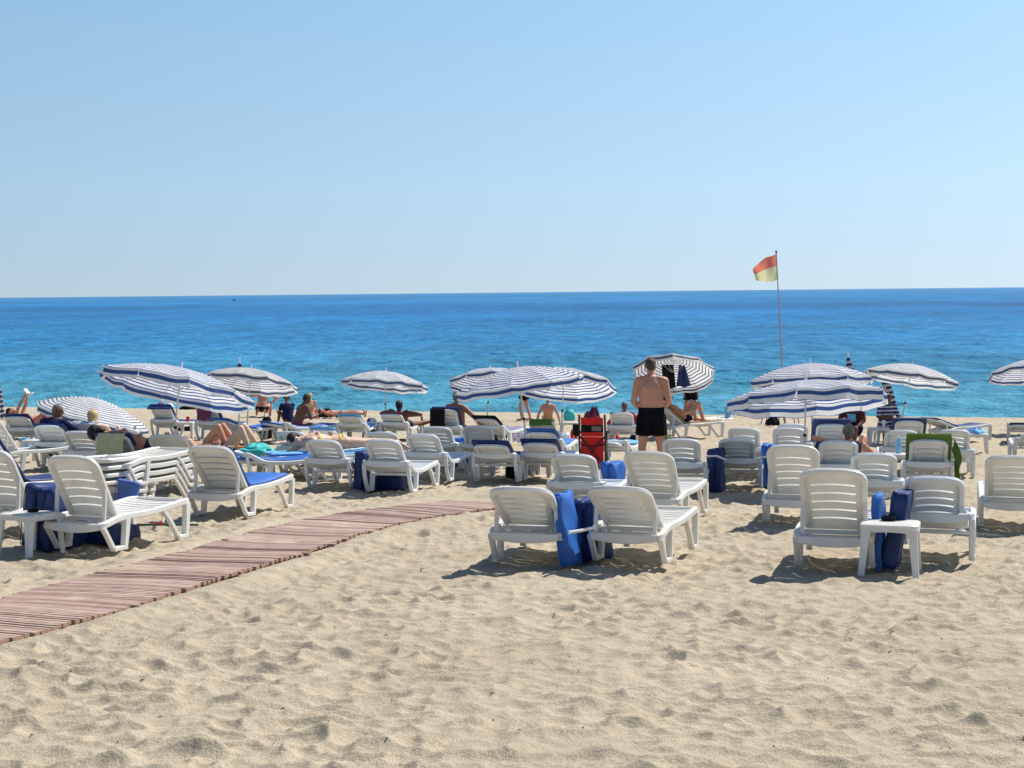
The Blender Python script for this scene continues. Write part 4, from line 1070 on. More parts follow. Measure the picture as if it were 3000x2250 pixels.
slab(2526,1385,10,.40,.46,.18,'navy','royal blue cushion beside the bather resting on the lounger at right', 1, 0, seed=18)
slab(2458,1452,20,1.0,.47,.34,'sky','light blue mattress lying on edge between the steep loungers', 1, 0, seed=19)
slab(1655,1500,22,.40,.45,.1,'blue','thin blue mattress edge behind the front loungers', 1, 0, seed=20)
def rod(px, py, h, heading, L, label, z2=.0):
    p = at(px,py,h); M = frame(p, heading, False)
    mb = MB(); mb.tube([(0,0,0),(0,L*.5,.01),(0,L,z2)], .014, 10); mb.ell((0,0,0),(.018,.012,.018),10)
    return tag(mb.build('plastic_rod', MT['white'], None, M=M), label, 'rod', 'white plastic rods')
rod(1668,1560,.36,66,.26,'white plastic rod stuck between the front cushions',.03)
rod(2070,1337,.57,100,.28,'white rod leaning on the tall navy mattress',-.05)
rod(2228,1341,.50,84,.16,'short white rod beside the blue folded cushion')

# ------------------------------------------------------------------ side tables and what is on them
T1 = table(90,1619,30,'white table at the left foreground with a round blue sticker and a black ashtray', TS=.95)
T2 = table(2608,1675,18,'foreground white table at right with a round black ashtray on its far edge', TS=1.08)
T3 = table(1572,1394,6,'white table with a small black tray, left of the red folding chair')
T4 = table(1094,1285,8,'white table near the water below the pale striped umbrella')
T5 = table(56,1276,24,'white table at far left covered with a lavender towel')
T6 = table(112,1352,12,'white table in front of the bright blue cushion at left')
T7 = table(548,1284,8,'white table under the big leaning umbrella with a red cup on it')
T9 = table(752,1390,12,'white table with a turquoise towel over it')
T10 = table(1668,1284,6,'white table near the water with red bottles standing beside it')
T11 = table(2573,1304,6,'grey white table below the front right umbrella edge')
T12 = table(2860,1326,14,'small white table with a light blue cloth at far right')
T13 = table(2632,1402,16,'white table carrying a blue water bottle, left of the green towel')
T14 = table(805,1290,30,'white table behind the black bag and the flat lounger')
def ashtray(T, x, y, label, r=.06):
    mb = MB(); mb.lathe([(r*.8,.0),(r,.01),(r,.036),(r*.92,.040),(r*.78,.038),(r*.72,.014),(.001,.012)], 20, (x,y,.429))
    o = mb.build('ashtray', MT['black'], None, M=T['M']); return tag(o, label, 'ashtray', 'black plastic ashtrays')
ashtray(T1, -.02,.05,'black ashtray on the left foreground table')
ashtray(T2, -.02,.06,'round black ashtray on the right foreground table')
ashtray(T3, .0,.12,'flat black tray on the white table left of the red chair', .075)
mb = MB(); mb.sweep([(-.235,-.10,.400),(-.2385,-.10,.400)], .03,.03, (0,0,1), ch=.9); mb.build('sticker', MT['blue'], T1['o'])
def cloth_on(T, mat, label, w=.30, hang=.12, seed=0, name='towel'):
    rows=[]; rg=random.Random(seed); ph=[rg.uniform(0,6) for _ in range(4)]
    for u in np.linspace(-1,1,15):
        row=[]
        for v in np.linspace(-1,1,15):
            x=u*w; y=v*w; ox=max(0,abs(x)-.238); oy=max(0,abs(y)-.238); z=.442+.010*math.sin(u*7+ph[0])*math.sin(v*6+ph[1])+.006
            z -= (ox+oy)*hang/.06*.9; cx = math.copysign(min(abs(x),.238)+ox*.15+.008*math.sin(v*15+ph[2]),x); cy=math.copysign(min(abs(y),.238)+oy*.15+.008*math.sin(u*15+ph[3]),y)
            row.append((cx,cy,z))
        rows.append(row)
    mb=MB(); mb.sheet(np.array(rows),.010)
    return tag(mb.build(name, MT[mat], None, sharp=80, M=T['M']), label, 'towel', 'towels and clothes on the loungers')
cloth_on(T5,'plaid','lavender patterned towel on the far left table', .27,.04,1)
def heap(M, mat, label, size, seed=0, name='towel', cat='towel', group='towels and clothes on the loungers', z=0.):
    """a crumpled heap of cloth: folds run over a low irregular mound"""
    rg = np.random.default_rng(seed); mb=MB(); rows=[]; ph = rg.uniform(0,6.28,8)
    nu, nv = 12, 36
    ring=[]
    for i, t in enumerate(np.linspace(0,1,nu)):
        r=[]
        for q in np.linspace(0,2*math.pi,nv,endpoint=False):
            k = 1+.16*math.sin(3*q+ph[0])+.09*math.sin(7*q+ph[1]+3*t)+.05*math.sin(13*q+ph[2])
            rad = math.sin(t*math.pi/2)*k; h = math.cos(t*math.pi/2)**.8*(1+.22*math.sin(q*4+ph[3]+t*5)+.1*math.sin(q*9+ph[4]))
            r.append((rad*size[0]/2, 0, 0) if False else (math.cos(q)*rad*size[0]/2, math.sin(q)*rad*size[1]/2, z+max(0.0,h)*size[2]+.02*math.sin(8*q+ph[5])*size[2]))
        ring.append(np.array(r))
    mb.rings(ring); return tag(mb.build(name, MT[mat], None, sharp=80, M=M), label, cat, group)
cloth_on(T9,'turq','turquoise towel spread over the table right of the cream lounger', .30,.10,2)
heap(T9['M'],'turq','crumpled turquoise cloth on top of the turquoise towel', (.42,.36,.09), 3, z=.44)
heap(T12['M'],'sky','light blue cloth on the small table at far right', (.40,.40,.10), 4, z=.43)
def bottle(M, mat, label, h=.22, r=.035, z=0., cap='white'):
    mb=MB(); mb.lathe([(r*.9,z),(r,z+.01),(r,z+h*.55),(r*.93,z+h*.6),(r,z+h*.65),(r*.8,z+h*.78),(r*.38,z+h*.9),(r*.38,z+h)], 14)
    o=mb.build('bottle', MT[mat], None, M=M); tag(o,label,'bottle','drink bottles and cups')
    MB().lathe([(r*.44,z+h*.96),(r*.44,z+h*1.06),(.002,z+h*1.06)],12).build('cap', MT[cap], o); return o
m, t_, b = newmat('clear_blue_plastic'); b.inputs['Base Color'].default_value=(.35,.72,.92,1); b.inputs['Roughness'].default_value=.12; b.inputs['Transmission Weight'].default_value=.55; b.inputs['IOR'].default_value=1.2
MT['bottle']=m
bottle(T13['M'],'bottle','clear blue water bottle on the table left of the green towel',.27,.045,.43)
def cup(M, mat, label, r=.035, h=.10, z=.43):
    mb=MB(); mb.lathe([(r*.75,z),(r,z+h),(r*.93,z+h),(r*.7,z+.008),(.001,z+.008)],14); return tag(mb.build('cup',MT[mat],None,M=M),label,'cup','drink bottles and cups')
cup(T7['M']@Matrix.Translation((.02,0,0)),'red','red cup on the table under the big leaning umbrella',.045,.13)
cup(T11['M']@Matrix.Translation((.12,0,0)),'white','tall white cup on the table below the front right umbrella',.045,.17)
bottle(ground_M(1676,1287,0),'red','dark red bottle standing on the sand left of the red chair',.26,.04)
bottle(ground_M(1686,1286,0),'red','second red bottle, nearest to the red chair',.22,.04)
bottle(ground_M(780,1352,0),'bottle','clear water bottle behind the woman in the yellow bikini',.24,.04)
cup(T4['M']@Matrix.Translation((-.05,.05,0)),'white','white cup on the table near the water',.05,.07)

# ------------------------------------------------------------------ umbrellas
U={}
U['U1']=parasol(497,1432,530,1073,1.16,14,11,'largest umbrella at left, leaning down to the right over the loungers',seed=1,spin=4,drop=.27)
U['U2']=parasol(720,1300,735,1077,1.12,14,6,'umbrella behind the big left one with a furled umbrella beside it',mat='canopy_g',seed=2,spin=14)
U['U3']=parasol(1128,1284,1130,1084,1.09,9,5,'pale umbrella standing alone between the left and middle groups',mat='canopy_w',seed=3,spin=10,val=.14)
U['U4']=parasol(1424,1280,1436,1078,1.08,17,-2,'dark striped umbrella partly hidden behind the big middle one',seed=4,spin=20)
U['U5']=parasol(1553,1385,1516,1070,1.12,3,-8,'big middle umbrella leaning to the left with a bent pale pole',seed=5,spin=9)
U['U6']=parasol(1642,1326,1653,1080,1.12,18,5,'umbrella right of the big middle one, its underside showing',seed=6,spin=0)
U['U7']=parasol(1962,1280,1974,1052,1.08,29,5,'umbrella tilted far back behind the standing man, clothes hanging in it',mat='canopy_g',seed=7,spin=12,drop=.34)
U['U8']=parasol(2383,1350,2373,1060,1.18,7,-1,'pale topped umbrella behind the front right one',seed=8,spin=6)
U['U9']=parasol(2355,1442,2361,1109,1.17,11,-2,'nearest right umbrella with broad blue bands and deep hem',seed=9,spin=0,val=.17,drop=.24)
U['U10']=parasol(2630,1298,2674,1064,1.13,7,10,'pale umbrella leaning right, near the right edge',mat='canopy_w',seed=10,spin=12)
U['U11']=parasol(3004,1270,3010,1054,1.10,17,-3,'umbrella cut off by the right edge of the picture',seed=11,spin=8)
U['U12']=parasol(230,1310,286,1164,1.27,3,15,'low white and pale blue umbrella tipped towards the sand at left',mat='canopy_w',seed=12,spin=3,val=.12,drop=.40)
furled(700,1290,702,1060,'furled umbrella whose tip sticks out above the left umbrellas',1.08,.13,1)
furled(2520,1290,2484,1043,'furled umbrella whose dark tip sticks out behind the pale topped one',1.0,.11,2)
furled(2622,1288,2590,1082,'furled umbrella leaning beside the person in striped clothes',1.15,.15,3)
furled(0,1268,-4,1125,'furled umbrella at the very left edge',.9,.10,4)
# clothes hung inside the tilted umbrella
def hanging(apex, dx, dy, dz, w0, w1, L, mat, label, seed=0):
    rows=[]; rg=random.Random(seed)
    for s_ in np.linspace(0,1,12):
        w=w0+(w1-w0)*s_; rows.append([V3(dx+w*(u-.5)+.05*s_, dy+.03*math.sin(u*12+s_*2), dz-L*s_+.02*math.sin(u*9)*s_) for u in np.linspace(0,1,14)])
    mb=MB(); mb.sheet(np.array(rows),.015)
    return tag(mb.build('hanging_clothes',MT[mat],None,sharp=80,M=Matrix.Translation(apex)),label,'clothes','clothes hung in the tilted umbrella')
ap=U['U7']['apex']
hanging(ap,-.17,-.06,-.14,.30,.33,.62,'black','black shirt hanging from the hub of the tilted umbrella',1)
hanging(ap,.20,-.07,-.16,.14,.38,.56,'navy','navy shorts hanging on the right of the tilted umbrella hub',2)

# ------------------------------------------------------------------ flag
def flag():
    g = at(2300,1238); g = ground_of(g); top = atY(2274,738,g.y); a=np.array(top-g)
    r = thing('flagpole','tall thin flagpole with a lifeguard flag at the waterline','flagpole',Matrix.Translation(g))
    MB().tube([-a*.05, a*.33], .030,10).tube([a*.33,a*.66],.024,10).tube([a*.66,a],.018,10).build('pole',MT['flagpole'],r)
    m_,t,b=newmat('flag_cloth'); L=t.links; tc=t.nodes.new('ShaderNodeTexCoord'); sp=t.nodes.new('ShaderNodeSeparateXYZ'); L.new(tc.outputs['UV'],sp.inputs[0])
    lt=t.nodes.new('ShaderNodeMath'); lt.operation='LESS_THAN'; lt.inputs[1].default_value=.5; L.new(sp.outputs[1],lt.inputs[0])
    mx=t.nodes.new('ShaderNodeMix'); mx.data_type='RGBA'; mx.inputs[6].default_value=(.72,.71,.42,1); mx.inputs[7].default_value=(.74,.22,.16,1); L.new(lt.outputs[0],mx.inputs[0]); L.new(mx.outputs[2],b.inputs['Base Color']); b.inputs['Roughness'].default_value=.8
    tr=t.nodes.new('ShaderNodeBsdfTranslucent'); L.new(mx.outputs[2],tr.inputs[0]); ms=t.nodes.new('ShaderNodeMixShader'); ms.inputs[0].default_value=.4
    L.new(b.outputs[0],ms.inputs[1]); L.new(tr.outputs[0],ms.inputs[2]); L.new(ms.outputs[0],t.nodes['Material Output'].inputs[0])
    s=4300/g.y; V=[];UV=[];Fs=[]; nu,nv=22,18; u_=unit(a)
    P=[(2275,743),(2279,822)]; top_e=[(2275,743),(2262,750),(2243,754),(2225,768),(2212,782),(2205,792)]; bot_e=[(2279,816),(2268,824),(2245,828),(2228,823),(2213,822),(2207,800)]
    te=np.array([np.array(atY(x,y,g.y)) for x,y in top_e]); be=np.array([np.array(atY(x,y,g.y)) for x,y in bot_e]); k=np.linspace(0,1,6)
    for i in range(nu+1):
        u=i/nu; A_=np.array([np.interp(u,k,te[:,j]) for j in range(3)]); B_=np.array([np.interp(u,k,be[:,j]) for j in range(3)])
        for j in range(nv+1):
            v=j/nv; p=A_+(B_-A_)*v + V3(0,1,0)*(.10*math.sin(u*9+v*2.5)+.05*math.sin(u*17-v*4))*(.15+u) ; V.append(p-np.array(g)); UV.append((u,v+.06*math.sin(u*6)))
    for i in range(nu):
        for j in range(nv): q=i*(nv+1)+j; Fs.append((q,q+nv+1,q+nv+2,q+1))
    mb=MB(); mb.add(V,Fs); mb.build('flag',m_,r,sharp=80,uv=np.array(UV))
    MB().ell(a,(.035,.035,.05),10).build('finial',MT['darkmetal'],r)
MT['flagpole']=simple('flagpole_paint',(.36,.29,.30),.5,.1,5)
flag()

# ------------------------------------------------------------------ red folding chair
def red_chair():
    M=ground_M(1736,1373,8); r=thing('folding_chair','red folding camping chair with black frame seen from behind','folding chair',M)
    w=.23
    for sx in (-1,1):
        MB().tube([(sx*w,.0,0),(sx*w*1.02,.0,.45),(sx*w*1.0,-.06,.98)],.019,8).build('back_post',MT['darkmetal'],r)
        MB().tube([(sx*w,-.02,.05),(0,-.035,.30),(sx*-w*.95,-.03,.58)],.014,8).build('cross_bar',MT['darkmetal'],r)
        MB().tube([(sx*w,.42,.02),(sx*w,.44,.48),(sx*w,.40,.62)],.012,8).build('front_leg',MT['darkmetal'],r)
        MB().tube([(sx*w,.0,.04),(sx*w,.42,.45)],.010,8).build('side_bar',MT['darkmetal'],r)
        g=np.array([[(sx*(w+.02)+x, y, .64-.02*math.sin(math.pi*(y)/.42)) for x in (-.03,0,.03)] for y in np.linspace(-.02,.42,8)]); MB().sheet(g,.012).build('armrest',MT['black'],r)
        MB().ell((sx*w,.0,.012),(.03,.03,.014),10).build('foot',MT['darkmetal'],r)
    def pan(z0,z1,sag,mat,nm,y0=-.0):
        ww=w-.03; g=np.array([[(x, y0-.06*max(0,(z-.45)/.5)-sag*(1-(x/w)**2), z+.012*math.sin(x*20)*(z>.8)) for x in np.linspace(-ww,ww,11)] for z in np.linspace(z0,z1,10)]); MB().sheet(g,.010).build(nm,MT[mat],r)
    pan(.80,.93,.05,'red','back_top'); pan(.665,.795,.045,'black','back_pocket'); pan(.585,.66,.05,'red','back_lower')
    pan(.08,.575,.02,'red','storage_panel',.02)
    g=np.array([[(x,-.085-.04*(1-(x/w)**2), z) for x in np.linspace(.0,.17,6)] for z in np.linspace(.69,.78,4)]); MB().sheet(g,.006).build('pocket_mesh',MT['hair_grey'],r)
    g=np.array([[(x,y,.47-.05*(1-(x/w)**2)) for x in np.linspace(-w,w,9)] for y in np.linspace(.0,.43,8)]); MB().sheet(g,.012).build('seat',MT['red'],r)
    MB().tube([(-w,-.0,.44),(0,-.04,.40),(w,-.0,.44)],.010).build('strap',MT['black'],r)
    return M
Mr=red_chair()
heap(Mr@Matrix.Translation((0,.12,.60)),'redplaid','dark patterned clothes bundled over the back of the red folding chair',(.34,.24,.40),9,'clothes','clothes')
# ------------------------------------------------------------------ bags
def bag(px,py,heading,size,mat,label,seed=0,h=0.,handle=True,M=None):
    M = M or ground_M(px,py,heading,h); mb=MB(); rg=np.random.default_rng(seed); ph=rg.uniform(0,6,4); rr=[]
    for t in np.linspace(0,1,10):
        k=(1-.45*t**3)*(.86+.14*math.sin(t*3)); rr.append(np.array([(math.cos(q)*size[0]/2*k*(1+.07*math.sin(3*q+ph[0]+t*3)), math.sin(q)*size[1]/2*k*(1+.09*math.sin(4*q+ph[1]-t*4)), size[2]*t*(1+.06*math.sin(2*q+ph[2]))) for q in np.linspace(0,2*math.pi,24,endpoint=False)]))
    mb.rings(rr); o=mb.build('beach_bag',MT[mat],None,sharp=80,M=M); tag(o,label,'bag','bags and bundles on the sand')
    if handle: MB().tube([(-size[0]*.2,0,size[2]*.95),(-size[0]*.12,0,size[2]*1.25),(size[0]*.12,0,size[2]*1.25),(size[0]*.2,0,size[2]*.95)],.010,6).build('handle',MT[mat],o)
    return o
bag(1669,1232,0,(.42,.3,.36),'turq','turquoise beach bag standing at the waterline',1)
bag(783,1284,10,(.42,.3,.52),'black','tall black bag beside the flat lounger under the umbrella',2)
bag(1093,1292,0,(.30,.25,.26),'black','small black bag under the table near the water',3)
bag(1515,1400,5,(.42,.3,.34),'black','black backpack behind the table with the black tray',4)
bag(1462,1290,5,(.45,.3,.28),'black','black bag on the sand below the dark towel',5)
bag(932,1222,0,(.30,.3,.27),'black','dark green and black bag at the waterline right of the blonde woman',6)
bag(958,1222,0,(.48,.3,.30),'black','wide black backpack lying at the waterline',7)
bag(472,1196,0,(.42,.3,.22),'redplaid','colourful plaid bag beyond the navy towel near the big umbrella',8)
bag(498,1196,0,(.30,.3,.20),'white','white bag next to the colourful plaid bag',9)
bag(549,1199,0,(.75,.3,.14),'black','flat dark bag on the sand near the water at left',10,handle=False)
bag(490,1283,0,(.24,.2,.12),'red','orange red bag in the shade beside the big umbrella pole',11)
bag(2132,1228,0,(.22,.2,.42),'sky','light blue folded beach tent standing at the waterline',12)
bag(1863,1296,0,(.30,.25,.28),'black','dark bag on the sand beside the standing man',13)
bag(1945,1298,0,(.26,.25,.30),'green','green bag right of the standing man behind the loungers',14)
bag(1800,1292,0,(.26,.22,.20),'red','red cloth bag under the reader beyond the red chair',15)
bag(540,1262,0,(.5,.3,.2),'black','dark bundle under the lounger with the red patterned towel',16,handle=False)
bag(150,1340,0,(.42,.3,.20),'black','black bag under the lounger of the man in the hoodie',17)
bag(1090,1250,0,(.34,.3,.26),'navy','dark bundle lying right of the light blue padded lounger',18,handle=False)
heap(ground_M(1878,1490,0),'bwstripe','black and white beach towel bundled by the folded blue mattresses',(.30,.26,.34),21,z=.28)
heap(ground_M(2100,1228,0),'white','white towel spread on the sand near the water right of the tilted umbrella',(1.0,.6,.07),22)
heap(ground_M(2265,1245,0),'black','black and white crumpled towel beside the low black frame',(.42,.4,.22),23)
heap(ground_M(680,1272,0),'white','white plastic bag on the sand under the lounger near the water',(.25,.2,.16),24,'plastic_bag','bag')
heap(ground_M(772,1358,0),'black','dark clothes and bag beside the turquoise towel table',(.30,.26,.26),25,'clothes','clothes')
# low black frame near the water
M=ground_M(2286,1240,4); r=thing('low_frame','low black metal frame on short splayed legs near the water','frame',M)
MB().tube([(-.56,0,.20),(.56,0,.20)],.016).build('top_bar',MT['darkmetal'],r)
for x in (-.56,-.42,-.02,.10,.42,.56): MB().tube([(x,0,.20),(x+(-.06 if x<0 else .05),.05,-.02)],.014).build('leg',MT['darkmetal'],r)
# rake
g=at(478,1557); M=frame(g,0); r=thing('rake','wide dark green rake with thin tines lying under the front left lounger','rake',M)
MB().sweep([(-.39,0,.075),(.39,0,.075)],.025,.022).build('head_bar',simple('rake_green',(.03,.09,.06),.5),r)
mb=MB()
for k in range(44):
    if abs(k-21.5)<3: continue
    x=-.38+.76*k/43; mb.tube([(x,0,.075),(x+random.uniform(-.003,.003),-.012,.035),(x,.0,0)],.0028,5)
tag(mb.build('tines',MT['metal'],r),kind=None)
MB().sweep([(-.30,.05,.06),(-.06,.02,.085),(.0,.0,.09)],.05,.02).build('socket',MT['red'],r)
MB().tube([(.0,.0,.09),(-.12,.5,.16),(-.30,1.25,.05)],.016,8).build('handle',simple('rake_wood',(.46,.35,.22),.7),r)

# ------------------------------------------------------------------ tiny things far out
p=atY(685,885,1500.); p.z=SEA
r=thing('small_boat','tiny dark boat near the horizon at left','boat',Matrix.Translation(p))
mb=MB(); mb.rings([np.array([(-2.6,0,.7),(-2.6,0,.7),(-2.6,0,.7),(-2.6,0,.7)])+np.array([(0,.1,0),(0,-.1,0),(0,-.1,.1),(0,.1,.1)]),
 np.array([(-1.2,.5,-.2),(-1.2,-.5,-.2),(-1.2,-.8,.6),(-1.2,.8,.6)]),np.array([(1.6,.6,-.2),(1.6,-.6,-.2),(1.6,-.9,.6),(1.6,.9,.6)]),np.array([(2.4,.5,-.1),(2.4,-.5,-.1),(2.4,-.8,.6),(2.4,.8,.6)])])
mb.build('hull',MT['darkmetal'],r); MB().ell((.6,0,1.0),(.35,.3,.6),10).ell((.6,0,1.75),(.14,.14,.17),8).build('rider',MT['black'],r)
slab(255,1590,22,.5,.17,.60,'navy','navy mattress lying flat beneath the front left lounger', 1, 0, seed=30)

# scraps of dry weed, twigs and pebbles strewn over the sand
mb=MB(); rg=np.random.default_rng(77)
for k in range(150):
    y=7+14*rg.random()**1.6; x=(rg.random()*2-1)*.36*y; z=float(sand_z(np.array([x]),np.array([y]))[0]); s_=rg.uniform(.003,.009)
    if float(path_dist(np.array([x]),np.array([y]))[0])<.95: continue
    a=rg.uniform(0,6.28); L=s_*rg.uniform(.8,2.5); mb.tube([(x-math.cos(a)*L,y-math.sin(a)*L,z+.003),(x,y,z+.006+s_*.5),(x+math.cos(a)*L,y+math.sin(a)*L,z+.002)],[s_*.3,s_*.5,s_*.25],5)
tag(mb.build('beach_debris',simple('dry_weed',(.07,.05,.03),.9,.4,30),None),kind='stuff')

# pocket on the side of the red chair
mb=MB(); mb.rbox((-.30,.05,.70),(.10,.16,.22),.03,7,wob=.01); mb.build('side_pocket',MT['black'],[o_ for o_ in bpy.data.objects if o_.name=='folding_chair'][0])
# ------------------------------------------------------------------ people
def on(l, x=0., y=0., z=0., turn=0.): return l['M'] @ Matrix.Translation((x,y,z)) @ Matrix.Rotation(-R(turn),4,'Z')
# the standing man
J=pose(pel=(0,0,.97), spine=(0,-.01,1), ua=(.22,-.08,-1), fa=(-.50,.60,-.55), lean_head=(-.02,.42,1), face=(0,.86,-.5), th=(.09,0,-1), sh=(.05,-.02,-1))
o=person(ground_M(1909,1418,3), J,'broad shouldered man in black trunks standing with his back turned, looking down','skinpink',1.12,1.12,1.08,1.0,.010)
hair(J,'hair_brown',o); s_=shorts(J,'trunks',o,.66,1.06,-.004,.11)
# bather knee deep in front of the tilted umbrella
J=pose(pel=(0,0,.92), th=[(-.16,.05,-1),(.20,.0,-1)], sh=[(-.02,-.02,-1),(.10,-.05,-1)])
o=person(ground_M(2023,1226,170), J,'person in black shorts standing at the waterline behind the tilted umbrella','skintan',1.0); hair(J,'hair_dark',o); shorts(J,'trunks',o,.62,1.,.03)
J=pose(pel=(0,0,.90), th=[(-.05,.30,-1),(.05,-.15,-1)], sh=[(-.02,-.15,-1),(.02,-.30,-1)])
o=person(ground_M(1537,1232,-80), J,'person in dark shorts walking at the waterline below the big middle umbrella','skinpink',1.0); hair(J,'hair_brown',o); shorts(J,'trunks',o,.45,1.,.03)
# seated at the waterline, leaning back on both arms
J=pose(pel=(0,0,.11), spine=(0,-.15,1), ua=(.42,-.15,-.9), fa=(.25,-.1,-1), th=(.12,1,.25), sh=(.0,.8,-.5), lean_head=(0,.25,1), face=(0,.9,-.4))
o=person(ground_M(1606,1243,0), J,'bather sitting at the waterline propped on both arms, back turned, between the umbrellas','skinpink',1.0); hair(J,'hair_dark',o); trunks(J,'green',o)
# grey haired man on a lounger
J=pose(pel=(0,.30,.38), spine=(.08,-.30,1), ua=[(-.30,.1,-1),(.62,.25,-.62)], fa=[(-.1,.6,-.6),(.60,.35,-.68)], th=(.16,1,.0), sh=(.0,.9,-.3), lean_head=(.05,.05,1), face=(.3,1,-.1))
o=person(on(A['B37'],.05,0,-.04,14), J,'grey haired man sitting upright on a lounger, right arm stretched down','skintan',1.10,1.15,1.15); hair(J,'hair_grey',o); trunks(J,'black',o)
# tanned man seated with legs to the right
J=pose(pel=(0,.0,.38), spine=(.0,.38,1), ua=[(-.2,.3,-1),(.10,.35,-.9)], fa=[(.2,.9,.1),(-.3,.8,.25)], th=[(-.06,1,.02),(.12,1,-.03)], sh=[(.0,.75,-.55),(.04,.45,-.8)], lean_head=(0,.45,1), face=(0,.8,-.6))
o=person(on(A['B46'],-.02,.20,0,6), J,'deeply tanned man sitting on a lounger with his legs to the right','skindark',1.0,1.1,1.05); hair(J,'hair_dark',o); trunks(J,'redplaid',o)
# person with a cap
J=pose(pel=(0,0,.11), spine=(0,.25,1), ua=(.2,.5,-.9), fa=(-.2,.9,.1), th=(.14,.85,.6), sh=(0,.5,-.9), lean_head=(0,.35,1), face=(.8,.6,-.2))
o=person(ground_M(846,1240,-30), J,'seated person in a black cap at the waterline, left of the tanned man','skindark',1.0); cap_hat(J,'black',o); shirt(J,'navycloth',o,.5)
# blonde woman
J=pose(pel=(0,0,.11), spine=(0,.12,1), ua=(.12,.35,-1), fa=(-.3,.9,-.3), th=(.12,.85,.55), sh=(0,.5,-.9), lean_head=(0,.05,1), face=(.2,1,0))
o=person(ground_M(908,1226,5), J,'woman with long blond hair sitting at the waterline, back turned','skinpink',.97,.92,.85); hair(J,'hair_blond',o,'long'); bikini(J,'turq',o)
J=pose(pel=(0,0,.13), spine=(-1,0,.08), right=(0,1,0), fwd=(0,0,1), ua=[(1,-.30,-.1),(1,.30,-.1)], fa=[(1,-.1,.0),(1,.1,.0)], th=[(1,-.1,.1),(1,.1,.2)], sh=[(1,0,-.1),(1,0,-.3)], ft=(.3,0,1), lean_head=(-1,0,.2), face=(0,0,1))
o=person(ground_M(1000,1224,0), J,'sunbather lying flat on the sand right of the black backpack','skinpink',1.0); bikini(J,'redplaid',o); hair(J,'hair_brown',o)
# crouching man
J=pose(pel=(0,0,.24), spine=(0.05,.35,1), ua=[(-.75,.45,-.15),(.85,.30,-.32)], fa=[(.55,.5,.5),(-.75,.45,-.55)], th=(.30,.95,.30), sh=(0,-.35,-.9), lean_head=(0,.75,.7), face=(0,.6,-.9))
o=person(ground_M(768,1221,0), J,'man crouching at the waterline with elbows spread, under the edge of an umbrella','skinpink',1.12,1.05,1.05); hair(J,'hair_dark',o); trunks(J,'black',o)
# reading bather at far left, facing right
J=pose(pel=(.15,.1,.40), spine=(-1,.05,.24), right=(0,1,0), fwd=(0,0,1), ua=[(.35,-.2,.75),(.25,.3,.75)], fa=[(.30,.2,.6),(.2,-.25,.6)], th=[(.75,0,.65),(.85,0,.5)], sh=[(.55,0,-.85),(.6,0,-.8)], ft=(1,0,0), lean_head=(-.7,0,.6), face=(.7,0,.6))
ML=ground_M(88,1285,0)
o=person(ML, J,'bather lying on the back with knees up, holding a white book overhead','skinpink',1.05,1.0,1.0); bikini(J,'red',o); hair(J,'hair_dark',o)
W0=(J['W'][0]+J['W'][1])/2+J['fa'][0]*.1
mb=MB(); mb.sweep([W0+V3(-.02,-.11,.05),W0+V3(-.02,.11,.05)],.14,.012,(.8,0,.6)); mb.sweep([W0+V3(.06,-.11,-.03),W0+V3(.06,.11,-.03)],.14,.012,(-.5,0,.8)); tag(mb.build('book',MT['white'],None,M=ML@Matrix.Scale(1.05,4)),'open white book held up by the bather at far left','book')
# man in a navy hoodie
J=pose(pel=(0,.10,.34), spine=(.05,.34,1), ua=[(-.22,.15,-1),(.75,.35,-.55)], fa=[(-.05,.7,-.5),(.85,.30,-.55)], th=[(-.12,1,.1),(.25,1,.05)], sh=(.1,.8,-.5), lean_head=(.25,.35,1), face=(.75,.1,-.4))
MH=on(A['B51'],-.30,.05,-.03,0)
o=person(MH, J,'man in a navy hoodie sitting on a lounger, head turned to the right','skindark',1.04,1.1,1.1); shirt(J,'navycloth',o,1.75,1.15,'hoodie'); hair(J,'hair_grey',o); shorts(J,'navycloth',o,.95,1.0,.0,.1,'trousers')
# person in red and purple behind him
J=pose(pel=(0,0,.26), spine=(-.8,.1,.62), right=(.3,1,0), fwd=(1,0,0), ua=(.6,.0,-.8), fa=(.9,.1,-.3), th=[(1,-.1,.05),(1,.15,.12)], sh=[(1,0,-.15),(1,0,-.2)], ft=(.4,0,1), lean_head=(-.3,0,1), face=(1,-.2,-.3))
o=person(ground_M(192,1290,0), J,'person in a red and purple top reclining behind the hoodie man, legs to the right','skinpink',1.05); shirt(J,'redplaid',o,1.3); hair(J,'hair_grey',o); shorts(J,'purple',o,1.0,1.0,.0,.1,'trousers')
# blond head on a lounger
c_,s_=math.cos(R(26)),math.sin(R(26))
J=pose(pel=(0,.12,.40), spine=(0,-c_,s_), fwd=(0,.4,1), ua=(.25,.5,-.6), fa=(0,1,-.1), th=(.08,1,.02), sh=(.0,1,-.02), ft=(.2,.3,1), lean_head=(0,-.2,1), face=(0,1,.1))
o=person(on(A['B50'],.1,.05,.0), J,'blond bather lying on a lounger, only the head showing above its back','skinpale',1.1); hair(J,'hair_blond',o,'mop'); trunks(J,'navycloth',o)
# black haired bather bent to the left
J=pose(pel=(.42,.35,.52), spine=(-.92,-.30,.34), right=(.0,1,.0), fwd=(0,0,-1), ua=[(-.35,-.3,-.8),(-.5,.3,-.7)], fa=[(-.6,-.2,-.4),(-.6,.1,-.3)], th=[(.6,.7,-.25),(.5,.85,-.15)], sh=(.1,.9,-.4), lean_head=(-.85,-.2,.15), face=(-.35,-.1,-1))
o=person(on(A['B52'],-.08,-.46,-.04), J,'black haired bather bent over to the left on the lounger with the yellow towel','skintan',1.16,1.1,1.1); hair(J,'hair_dark',o,'mop'); trunks(J,'navycloth',o)
